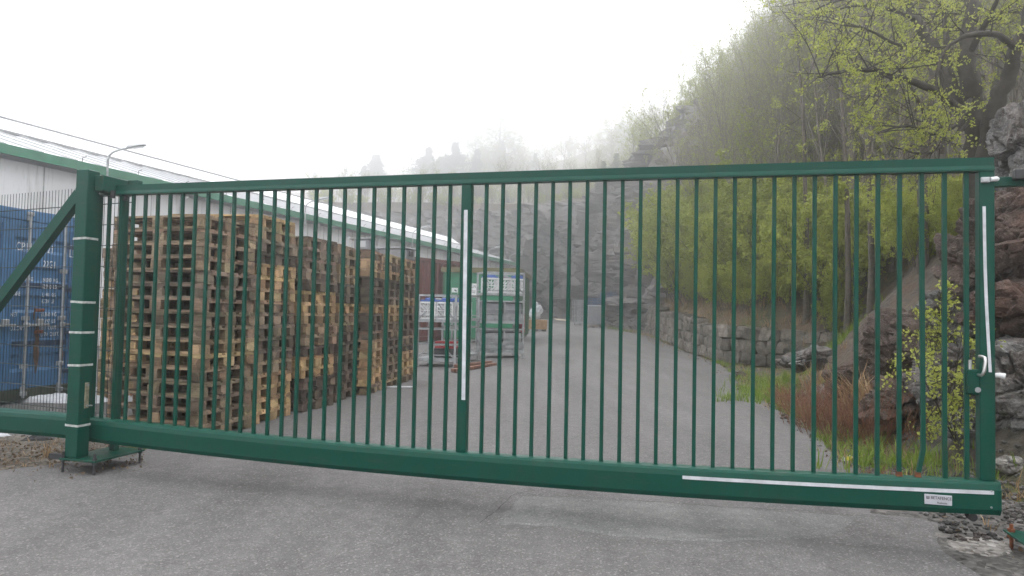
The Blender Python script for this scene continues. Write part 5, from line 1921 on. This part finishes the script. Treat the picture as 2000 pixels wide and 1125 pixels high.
# ------------------------------------------------------------------ the big leaning trees behind the boulder
def limb_px(b, tips, pts, r0, r1, n=8, twig=0.0, tl=1.0):
    P = [at(*p) for p in pts]
    # smooth the polyline
    Q = []
    for i in range(len(P) - 1):
        for k in range(4):
            t = k / 4
            a = P[max(0, i - 1)]; c = P[i]; d = P[i + 1]; e = P[min(len(P) - 1, i + 2)]
            Q.append(.5 * ((2 * c) + (d - a) * t + (2 * a - 5 * c + 4 * d - e) * t * t + (3 * c - a - 3 * d + e) * t ** 3))
    Q.append(P[-1])
    Q = [q + rvec() * r0 * .25 for q in Q]
    limb(b, Q, r0, r1, n)
    if twig:
        L_ = sum((Q[i + 1] - Q[i]).length for i in range(len(Q) - 1))
        for k in range(int(L_ * twig)):
            i = NR.randrange(max(1, len(Q) // 5), len(Q) - 1)
            p = Q[i].lerp(Q[i + 1], NR.random())
            dd = (Q[i + 1] - Q[i]).normalized()
            nd = (dd * .6 + rvec() + Vector((0, 0, -.05))).normalized()
            grow(b, tips, p, nd, NR.uniform(.5, 1.25) * tl, .010 * tl ** .5, 0, [(6, .5, .7, .14, .0, 5), (4, .5, .7, .2, -.01, 3), (0, 0, 0, .2, -.02, 2)], (.2, .15, 0))


def big_tree(name, label, limbs, nleaf, lsize, bark='bark_dark', keep=None):
    base = at(*limbs[0][0][0]); base.z = min(base.z, th(base.x, base.y)) - .1
    o = empty(name, base)
    b = MB(); tips = []
    top0 = at(*limbs[0][0][0])
    b.tube([base, base.lerp(top0, .5) + Vector((.03, 0, 0)), top0], [limbs[0][1] * 1.35, limbs[0][1] * 1.1, limbs[0][1]], 9, cap=False)
    for (pts, r0, r1, tw) in limbs: limb_px(b, tips, pts, r0, r1, 9 if r0 > .08 else 6, tw)
    b.v = [tuple(Vector(v) - base) for v in b.v]
    put('trunk', b.mesh('trunk', M[bark], True), o)
    tips = [(p - base, d) for p, d in tips]
    cb = crown(tips, nleaf, lsize, .045, 5, keep)
    put('crown', cb.mesh('crown', M['leaf_bright']), o)
    return tag(o, label, 'tree')


big_tree('willow_tree', 'large dark multi stemmed tree behind the boulder, long branch reaching left', [
    ([(1908, 345, 10.6), (1904, 270, 10.6), (1898, 190, 10.6), (1893, 110, 10.7), (1896, 40, 10.9), (1900, -60, 11.2), (1905, -200, 11.6), (1890, -420, 12.2), (1860, -640, 12.8)], .20, .012, 2.0),
    ([(1925, 330, 10.3), (1935, 240, 10.1), (1962, 165, 9.9), (1985, 95, 9.7), (2010, 20, 9.6), (2060, -90, 9.5), (2130, -260, 9.6), (2180, -420, 9.9)], .15, .012, 2.0),
    ([(1890, 250, 10.6), (1860, 170, 10.8), (1825, 100, 11.1), (1790, 40, 11.4), (1755, -20, 11.8), (1700, -110, 12.2), (1640, -240, 12.8), (1600, -360, 13.2)], .12, .012, 2.4),
    ([(1876, 215, 10.5), (1840, 185, 10.1), (1790, 162, 9.8), (1745, 150, 9.6), (1690, 136, 9.4), (1640, 140, 9.3), (1600, 150, 9.2)], .075, .012, 5.5),
    ([(1985, 95, 9.7), (1950, 68, 9.4), (1905, 66, 9.2), (1865, 80, 9.1), (1835, 125, 9.0), (1828, 165, 8.9)], .055, .012, 4.5),
    ([(1862, 172, 10.8), (1850, 110, 10.9), (1846, 50, 11.2), (1835, -40, 11.5), (1815, -200, 12)], .07, .010, 2.5),
    ([(1893, 110, 10.7), (1915, 60, 10.4), (1945, 10, 10.2), (1965, -60, 10.0), (1990, -200, 10.0)], .06, .010, 2),
    ([(1825, 100, 11.1), (1780, 95, 10.6), (1735, 80, 10.1), (1690, 55, 9.8), (1650, 50, 9.6)], .035, .010, 5.5),
    ([(1790, 40, 11.4), (1740, 20, 11.0), (1680, 10, 10.6), (1630, 20, 10.3)], .035, .010, 5.0),
    ([(1898, 190, 10.6), (1870, 240, 10.0), (1820, 262, 9.5), (1770, 245, 9.2), (1715, 260, 9.0)], .04, .010, 5.5),
    ([(1900, 230, 10.5), (1850, 280, 10.1), (1800, 300, 9.8), (1740, 285, 9.5)], .03, .008, 4),
    ([(1755, -20, 11.8), (1690, -10, 11.2), (1640, 0, 10.8), (1590, 20, 10.5)], .03, .010, 4.5),
], 3000, .027)
big_tree('leaning_tree', 'thin grey stemmed tree leaning left beside the large dark tree', [
    ([(1800, 330, 12.6), (1815, 250, 12.6), (1822, 170, 12.8), (1815, 90, 13.0), (1822, 10, 13.3), (1830, -90, 13.6), (1845, -260, 14)], .085, .012, 2.0),
    ([(1815, 250, 12.6), (1790, 190, 12.3), (1750, 130, 12.0), (1710, 90, 11.8), (1660, 60, 11.6)], .035, .010, 4),
    ([(1840, 300, 12.2), (1850, 240, 12.0), (1880, 170, 12.0), (1890, 100, 12.1)], .04, .02, 1.5),
], 500, .034, 'bark')
for i, (px, pt, Y, lb) in enumerate(((1655, 1630, 16, 'slim bare stem standing left of the large dark tree'), (1575, 1555, 18, 'slim bare stem further left on the slope, forked near its top'), (1700, 1725, 15, 'slim bare stem leaning right towards the large dark tree'))):
    big_tree('slender_tree', lb, [([(px, 420, Y), (px - 4, 300, Y), ((px + pt) / 2, 180, Y + .3), (pt, 60, Y + .5), (pt - 8, -40, Y + .8)], .06, .02, 1.4), ([((px + pt) / 2, 180, Y + .3), ((px + pt) / 2 + 35, 90, Y), ((px + pt) / 2 + 55, 0, Y)], .03, .012, 2.0)], 300, .034, 'bark')

# low bush with bright leaves beside the lock
sb = MB(); tips = []
bb_ = at(1868, 862, 6.2); bb_.z = th(bb_.x, bb_.y) - .05
for (pts) in ([(1868, 862, 6.2), (1855, 780, 6.25), (1848, 700, 6.3), (1838, 630, 6.3), (1832, 575, 6.3)], [(1868, 862, 6.2), (1862, 790, 6.1), (1868, 720, 6.05), (1880, 650, 6.0)], [(1866, 862, 6.2), (1830, 790, 6.1), (1800, 730, 6.0), (1785, 680, 5.95)], [(1868, 862, 6.2), (1845, 800, 6.3), (1825, 720, 6.4), (1812, 640, 6.5)], [(1870, 862, 6.2), (1880, 800, 6.1), (1888, 740, 6.0)]):
    limb_px(sb, tips, pts, .008, .003, 5, 11, .26)
o = empty('leafy_shrub', bb_); sb.v = [tuple(Vector(v) - bb_) for v in sb.v]
put('stems', sb.mesh('stems', M['bark_dark']), o)
tips = [(p - bb_, d) for p, d in tips if p.z > .1]
cb = MB()
for _ in range(620):
    p, d = NR.choice(tips)
    if NR.random() < .5 or True:
        for k in range(3): leaf(cb, p + rvec() * .035, .029, 1.2)
put('leaves', cb.mesh('leaves', M['leaf_bright']), o)
tag(o, 'young shrub with round bright green leaves in front of the rock by the gate lock', 'shrub')


# reddish dry shrubs and straw
def twig_bush(name, loc, h, w_, n, mat, label, cat, droop=.0, rad=.004, group=None):
    b = MB(); tips = []
    for k in range(n):
        an = NR.uniform(0, 6.28); r_ = w_ * NR.random() ** .7
        p = Vector((math.cos(an) * r_ * .5, math.sin(an) * r_ * .5, -.05))
        d = Vector((math.cos(an) * NR.uniform(.1, .7), math.sin(an) * NR.uniform(.1, .7), 1))
        grow(b, tips, p, d, h * NR.uniform(.5, 1.05), rad, 0, [(5, .45, .55, .16, -droop, 5), (3, .5, .6, .2, -droop, 3), (0, 0, 0, .2, 0, 2)], (.2, .2, 0))
    o = b.build(name, mat, None, False, loc, None, fix=False)
    return tag(o, label, cat, group)


for (px, py, Y, h, w_, n, lb) in ((1655, 800, 8.1, .70, 1.0, 90, 'reddish brown twiggy shrub beside the grass verge'), (1600, 790, 8.8, .6, .8, 60, 'lower reddish shrub behind the grass at the path edge'), (1720, 800, 7.6, .6, .9, 70, 'reddish twiggy shrub nearest the rocks'), (1745, 890, 5.9, .2, .35, 22, 'small tuft of brown twigs behind the bent gate bar'), (1560, 745, 10.4, .5, .7, 40, 'small reddish shrub below the end of the stone wall')):
    q = at(px, py, Y); q.z = th(q.x, q.y)
    twig_bush('dry_shrub', q, h, w_, n, M['redtwig'], lb, 'shrub')


def tuft(b, p, n, h, w_, lean=.35, arc=.5):
    for k in range(n):
        an = NR.uniform(0, 6.28); r_ = w_ * NR.random()
        q = p + Vector((math.cos(an) * r_, math.sin(an) * r_, -.01))
        d = Vector((math.cos(an) * lean * NR.random() + NR.uniform(-.15, .15), math.sin(an) * lean * NR.random() + NR.uniform(-.15, .15), 1)).normalized()
        L_ = h * NR.uniform(.45, 1.1); s = Vector((-math.sin(an), math.cos(an), 0)) * .0045 * (.6 + L_ * 2.2)
        m1 = q + d * L_ * .55; e = q + d * L_ + Vector((math.cos(an), math.sin(an), -.5)) * L_ * arc * NR.uniform(.2, .8)
        b.add([q - s, q + s, m1 + s * .8, m1 - s * .8, e], [(0, 1, 2, 3), (3, 2, 4)])


def reed(px, py, Y, h, n, w_, label):
    q = at(px, py, Y); q.z = th(q.x, q.y) - .02
    b = MB(); tuft(b, Vector((0, 0, 0)), n, h, w_, .30, .55)
    o = b.build('dry_grass', M['drygrass'], None, False, q, None, fix=False)
    tag(o, label, 'dry grass')


reed(1700, 790, 8.0, .85, 170, .16, 'tall arching tuft of straw coloured dry grass against the rock')
reed(1662, 770, 8.4, 1.0, 60, .10, 'thin upright dry stalks left of the big straw tuft')
reed(1740, 770, 8.2, .6, 80, .2, 'short dry grass tuft right of the big straw tuft')
reed(1600, 700, 11.5, .6, 90, .25, 'dry grass hanging over the end of the stone wall')

# grass along the edge of the asphalt, dry straw and leaf litter: nobody could count the blades
gb_, db_ = MB(), MB()
for k in range(900):
    y = NR.uniform(4.9, 19.5) if NR.random() < .8 else NR.uniform(19, 46)
    d = NR.random() ** 1.4 * (1.0 if y < 12 else .8)
    if y < 6.5: d = NR.uniform(.05, .9)
    x = edge(y) + .02 + d
    if nz(x, y, 0, 1.1) < -.12: continue
    if y > 19: x = edge(y) + NR.uniform(-.05, .25)
    zt_ = max(gz(y), th(x, y) if x - xf(y) > -.6 else gz(y))
    tuft(gb_, Vector((x, y, zt_ - .01)), 14 if y < 14 else 9, NR.uniform(.05, .16), .09, .5, .4)
for (px, py, Y, n) in ((1490, 735, 12.5, 60), (1510, 720, 13.3, 60), (1470, 765, 11.3, 50), (1600, 640, 15.5, 50), (1630, 630, 15.2, 60), (1520, 705, 14.2, 50), (1200, 640, 41, 20), (1225, 650, 38, 20), (1790, 860, 6.3, 40), (1765, 840, 6.6, 40), (1640, 655, 14.3, 60)):
    q = at(px, py, Y)
    for k in range(n):
        x, y = q.x + NR.gauss(0, .3), q.y + NR.gauss(0, .35)
        zt_ = max(gz(y), th(x, y))
        tuft(gb_, Vector((x, y, zt_ - .01)), 9, NR.uniform(.12, .3), .08, .5, .4)
tag(gb_.build('grass', M['grass'], fix=False), kind='stuff')
for k in range(700):
    y = NR.uniform(4.2, 40); x = xf(y) + NR.uniform(-.7, 2.0) if NR.random() < .5 else edge(y) + NR.uniform(0, 1.0)
    zt_ = max(gz(y), th(x, y) if x - xf(y) > -.6 else gz(y))
    tuft(db_, Vector((x, y, zt_ - .01)), 6, NR.uniform(.06, .25), .08, .7, .5)
for k in range(420):   # straw hanging over the wall top and on the slope
    y = NR.uniform(17.2, 38); x = xf(y) + NR.uniform(.25, 2.6)
    tuft(db_, Vector((x, y, th(x, y) - .01)), 12, NR.uniform(.2, .55), .14, .8, .8)
for k in range(46):
    q = on_ground(NR.uniform(0, 130), NR.uniform(862, 916)); tuft(db_, q + Vector((0, 0, .005)), 3, NR.uniform(.03, .1), .05, 1.0, .5)
q = on_ground(92, 893); tuft(db_, q, 22, .16, .05, .5, .3)
tag(db_.build('dry_straw', M['drygrass'], fix=False), kind='stuff')
lb_ = MB()
for k in range(2600):
    u = NR.random()
    if u < .30: q = on_ground(NR.uniform(-20, 280), NR.gauss(888, 17)); sz = .022
    elif u < .75:
        y = NR.uniform(4.0, 16); x = edge(y) + NR.uniform(-.12, 1.6); q = Vector((x, y, max(gz(y), th(x, y) if x - xf(y) > -.6 else gz(y)))); sz = .03
    else:
        y = NR.uniform(16, 44); x = edge(y) + NR.uniform(-.35, .35); q = Vector((x, y, gz(y))); sz = .035
    leaf(lb_, q + Vector((0, 0, .016)), sz * NR.uniform(.5, 1.3), 1.3)
M['litter'] = mk_leaf('brown_leaf_litter', (.05, .035, .022), (.22, .15, .09), .1)
tag(lb_.build('leaf_litter', M['litter'], fix=False), kind='stuff')


# loose stones: the small ones as gravel, the large ones each a thing
def pebble(b, c, s, seed, flat=.6):
    bm = bmesh.new(); bmesh.ops.create_icosphere(bm, subdivisions=1, radius=1)
    bm.verts.index_update(); V = []
    for v in bm.verts:
        q = v.co * (1 + .35 * nz(v.co.x * 1.5 + seed, v.co.y * 1.5, v.co.z * 1.5))
        V.append(Vector((q.x * s, q.y * s * .8, q.z * s * flat)) + c)
    b.add(V, [[v.index for v in f.verts] for f in bm.faces]); bm.free()


gb2 = MB()
for k in range(1500):
    if NR.random() < .6:
        q = on_ground(NR.uniform(1690, 2010), NR.uniform(905, 1060)); s = .008 + .022 * NR.random() ** 2
        if edge(q.y) > q.x + .15: continue
        q.z = max(q.z, th(q.x, q.y) if q.x - xf(q.y) > -.6 else 0)
    else:
        y = NR.uniform(4.6, 16); x = edge(y) + NR.uniform(-.15, 1.2); q = Vector((x, y, max(gz(y), th(x, y) if x - xf(y) > -.6 else gz(y)))); s = .008 + .03 * NR.random() ** 2.5
    pebble(gb2, q + Vector((0, 0, .008 + s * .3)), s, k * 1.37)
tag(gb2.build('gravel', M['pebble'], fix=False), kind='stuff')


def stone(px, py, Y, s, mat, label, seed, sq=(1, .8, .65)):
    q = at(px, py, Y); q.z = (th(q.x, q.y) if q.x - xf(q.y) > -.6 else gz(q.y))
    bm = bmesh.new(); bmesh.ops.create_icosphere(bm, subdivisions=4, radius=1)
    for v in bm.verts:
        p = v.co.copy()
        k = 1 + .5 * facet(p + Vector((seed, 0, 0)), .9, .5, .6) + .06 * nz(p.x * 4 + seed, p.y * 4, p.z * 4)
        v.co = Vector((p.x * s * sq[0], p.y * s * sq[1], p.z * s * sq[2])) * k
    me = bpy.data.meshes.new('loose_stone'); bm.to_mesh(me); bm.free(); me.materials.append(mat)
    o = put('loose_stone', me, None, q + Vector((0, 0, s * .3))); tag(o, label, 'stone')
    return o


stone(1825, 888, 5.6, .10, M['rock'], 'angular grey stone behind the third gate bar from the end post', 1)
stone(1792, 905, 5.5, .07, M['rock'], 'small flat grey stone behind the bent gate bar', 2)
stone(1682, 881, 6.3, .055, M['concrete'], 'small pale stone at the edge of the grass', 3)
stone(1696, 900, 5.95, .06, M['concrete'], 'pale flat stone nearest the asphalt edge', 4)
stone(1733, 660, 9.4, .16, M['rock_red'], 'yellowish stone set in the earth bank', 8)
stone(1972, 850, 5.9, .12, M['concrete'], 'pale flat stone beside the end post', 10)
stone(1445, 722, 15.6, .14, M['stone'], 'fallen wall stone in the grass', 11)
q = at(1895, 935, 5.05); q.z = 0
o = empty('concrete_block', q, -.25); b = MB(); b.bbox((0, 0, .09), (.19, .15, .20), .012); b.build('block', M['brick'], o); tag(o, 'square mossy concrete block behind the gate end post', 'block')
q = at(1655, 834, 6.7); q.z = th(q.x, q.y) + .02
crumple('carton', q, .075, .05, .07, M['sheet_plastic'], 12, 'crushed white and yellow carton in the grass', 'carton', 12)
crumple('wrapper', q + Vector((.01, -.03, .04)), .04, .03, .04, M['yellow'], 13, 'yellow printed flap of the crushed carton', 'wrapper', 8)
q = at(1652, 846, 6.5); q.z = th(q.x, q.y) + .01
crumple('paper_scrap', q, .05, .03, .03, M['sheet_plastic'], 14, 'white paper scrap just below the crushed carton', 'paper', 8)
crumple('paper_scrap', on_ground(318, 878), .02, .02, .03, M['sheet_plastic'], 15, 'tiny white scrap on the asphalt under the gate beam', 'paper', 6)
crumple('paper_scrap', on_ground(3, 852), .07, .05, .03, M['sheet_plastic'], 16, 'white paper scrap at the left under the gate tail', 'paper', 10)
crumple('black_rag', on_ground(75, 860), .14, .06, .05, M['black'], 17, 'flat black rag on the dirt under the gate tail', 'rag', 10)
q = at(1760, 905, 5.6); q.z = th(q.x, q.y) + .005
crumple('black_rag', q, .12, .05, .05, M['black'], 18, 'crumpled black plastic behind the gate near the bent bar', 'rag', 10)

# ------------------------------------------------------------------ trees on the hill in the fog
def far_tree(kind, px, py_top, Y, label, variant=0, group='trees fading into the fog', fat=1.0):
    t = at(px, py_top, Y)
    z0 = hill_z(t.x, t.y)
    h = PROTO[kind][variant][3]
    s = (t.z - z0) / h
    o = plant(kind, Vector((t.x, t.y, z0)), label, 'tree', group, 1.0, None, variant)
    o.scale = (s * fat, s * fat, s)
    return o


FAR = [('birch', 978, 183, 175, 0, 1.15, 'tallest pale birch, its pointed top fading in the fog'), ('birch', 935, 235, 178, 1, 1.1, 'shorter birch left of the tallest one'), ('birch', 1010, 245, 172, 1, 1.1, 'birch close on the right of the tallest one'),
       ('spruce', 735, 300, 179, 0, 1.5, 'lone dark conical evergreen standing apart above the roof'), ('spruce', 712, 322, 182, 1, 1.2, 'smaller evergreen left of the lone conical one'),
       ('pine', 838, 286, 176, 0, 1.2, 'broad dark evergreen between the lone cone and the birches'), ('pine', 890, 276, 170, 0, 1.1, 'dark broad evergreen touching the birches on their left'), ('spruce', 862, 305, 175, 1, 1.2, 'dark evergreen between the two broad ones'),
       ('round', 560, 292, 247, 0, 1.5, 'faint round bare tree above the far roof ridge'), ('round', 655, 315, 236, 1, 1.4, 'faint bare tree right of the round one'), ('round', 420, 308, 275, 1, 1.2, 'faintest bare tree, farthest left in the fog'), ('spruce', 615, 335, 236, 0, 1.2, 'faint small evergreen between the two bare trees'),
       ('round', 1100, 256, 162, 0, 1.1, 'hazy bare tree right of the birches'), ('round', 1145, 245, 154, 1, 1.1, 'hazy bare tree between the birches and the rock outcrop'), ('birch', 1195, 222, 130, 0, 1.0, 'hazy birch left of the rock outcrop'), ('birch', 1240, 205, 122, 1, 1.0, 'hazy birch directly left of the rock outcrop top'), ('round', 1060, 275, 168, 1, .9, 'low hazy bare tree just right of the birches')]
for (k, px, py, Y, v, fat, lb) in FAR: far_tree(k, px, py, Y, lb, v, 'trees fading into the fog', fat)
cnt = 0; tries = 0
while cnt < 320 and tries < 20000:
    tries += 1
    px = NR.uniform(560, 1310) if cnt % 3 else NR.uniform(1010, 1310); Y = NR.uniform(72, 340) if cnt % 2 else NR.uniform(69, 150)
    q = at(px, lerp_pts(SKY_, px) + (NR.uniform(-14, 24) if Y > 170 else NR.uniform(45, 130)), Y); z0 = hill_z(q.x, q.y)
    room = q.z - z0
    if z0 < 4 or room < 2.5 or room > 30: continue
    k = NR.choice(('sap', 'sap', 'sap', 'birch', 'round', 'round', 'pine') if px > 1000 else ('sap', 'birch', 'round', 'sap', 'pine', 'spruce'))
    hk = {'sap': 9.0, 'birch': 17, 'round': 12, 'pine': 10.5, 'spruce': 11}[k]
    s = min(room, NR.uniform(7, 14) if Y < 170 else 20) / hk
    lb = ('grey evergreen in the hazy wood on the hill' if k in ('pine', 'spruce') else 'grey bare tree in the hazy wood on the hill') + (' above the cliff' if px > 1000 else ' beyond the warehouse roof')
    plant(k, Vector((q.x, q.y, z0 - .2)), lb, 'tree', 'hazy wood on the hill', s)
    cnt += 1
# saplings along the top of the cliff
for k in range(100):
    px = NR.uniform(600, 1330); Y = NR.uniform(66, 71) if px < 1180 else NR.uniform(48, 58)
    q = at(px, 400, Y)
    if px < 1180: z0 = hill_z(q.x, q.y)
    else: q.x = xf(Y) + 3.6 + NR.uniform(0, 5); z0 = th(q.x, q.y)
    if z0 < 4: z0 = 10.8 + gz(66)
    plant(NR.choice(('sap', 'green', 'bush')), Vector((q.x, q.y, z0 - .2)), 'small hazy tree at the top edge of the cliff' + (', beside the rock outcrop' if px > 1180 else ', above the yard end'), 'tree', 'trees on the cliff top', NR.uniform(.5, .95) if px > 1180 else NR.uniform(.25, .55))

HAZE = .0068
EXPO = 0.38
DENO = True
ANI = .84
VB = 7
# ------------------------------------------------------------------ light, air, render
w = bpy.data.worlds.new('World'); scene.world = w; w.use_nodes = True
nt = w.node_tree
sky = nt.nodes.new('ShaderNodeTexSky'); sky.sky_type = 'NISHITA'; sky.sun_disc = False
SUN_EL, SUN_ROT = R(64), R(14)
sky.sun_elevation = SUN_EL; sky.sun_rotation = SUN_ROT
sky.air_density = 1.0; sky.dust_density = 6.0; sky.ozone_density = 1.0
hs = nt.nodes.new('ShaderNodeHueSaturation'); hs.inputs['Saturation'].default_value = .10; hs.inputs['Value'].default_value = 1.0
nt.links.new(sky.outputs[0], hs.inputs['Color'])
# an even cloud layer veils the blue sky
cl = nt.nodes.new('ShaderNodeMix'); cl.data_type = 'RGBA'
ins = [i for i in cl.inputs if i.enabled]
ins[0].default_value = .8
# overcast: about three times as bright overhead as at the horizon
tc = nt.nodes.new('ShaderNodeTexCoord'); sx = nt.nodes.new('ShaderNodeSeparateXYZ')
nt.links.new(tc.outputs['Generated'], sx.inputs[0])
cr = nt.nodes.new('ShaderNodeMapRange'); cr.inputs['From Min'].default_value = 0; cr.inputs['From Max'].default_value = 1
cr.inputs['To Min'].default_value = .50; cr.inputs['To Max'].default_value = .95
nt.links.new(sx.outputs[2], cr.inputs['Value'])
vm = nt.nodes.new('ShaderNodeVectorMath'); vm.operation = 'SCALE'; vm.inputs[0].default_value = (23.0, 23.3, 23.9)
nt.links.new(cr.outputs[0], vm.inputs['Scale'])
nt.links.new(hs.outputs[0], ins[1]); nt.links.new(vm.outputs[0], ins[2])
bg = nt.nodes['Background']; bg.inputs['Strength'].default_value = .12
nt.links.new([o for o in cl.outputs if o.enabled][0], bg.inputs['Color'])
sd = bpy.data.lights.new('sun', 'SUN'); sd.energy = 1.2; sd.angle = R(40); sd.color = (1, .98, .95)
so = bpy.data.objects.new('sun', sd); col.objects.link(so)
# light travels away from the sun's place in the sky
sdir = Vector((math.sin(SUN_ROT) * math.cos(SUN_EL), math.cos(SUN_ROT) * math.cos(SUN_EL), math.sin(SUN_EL)))
so.rotation_euler = (-sdir).to_track_quat('-Z', 'Y').to_euler()
so.location = (0, -20, 60)

hz = MB().box((0, 280, 79), (1100, 680, 162)).build('haze', [])
hm = bpy.data.materials.new('fog_air'); hm.use_nodes = True
hn = hm.node_tree; hn.nodes.clear()
ho = hn.nodes.new('ShaderNodeOutputMaterial'); pv = hn.nodes.new('ShaderNodeVolumePrincipled')
pv.inputs['Color'].default_value = (.97, .975, .985, 1); pv.inputs['Density'].default_value = HAZE; pv.inputs['Anisotropy'].default_value = ANI
hn.links.new(pv.outputs[0], ho.inputs['Volume'])
hz.data.materials.append(hm)
tag(hz, 'pale fog that thickens towards the wooded hill', 'fog', kind='stuff')

scene.view_settings.view_transform = 'Standard'; scene.view_settings.look = 'None'
scene.view_settings.exposure = EXPO; scene.view_settings.gamma = 1
cy = scene.cycles
cy.max_bounces = 9; cy.diffuse_bounces = 3; cy.glossy_bounces = 3; cy.transmission_bounces = 3; cy.transparent_max_bounces = 6; cy.volume_bounces = VB
cy.use_denoising = DENO
cy.denoiser = 'OPENIMAGEDENOISE'; cy.denoising_input_passes = 'RGB_ALBEDO_NORMAL'; cy.denoising_prefilter = 'ACCURATE'; cy.denoising_quality = 'HIGH'
cy.use_adaptive_sampling = False
cy.sample_clamp_indirect = 4
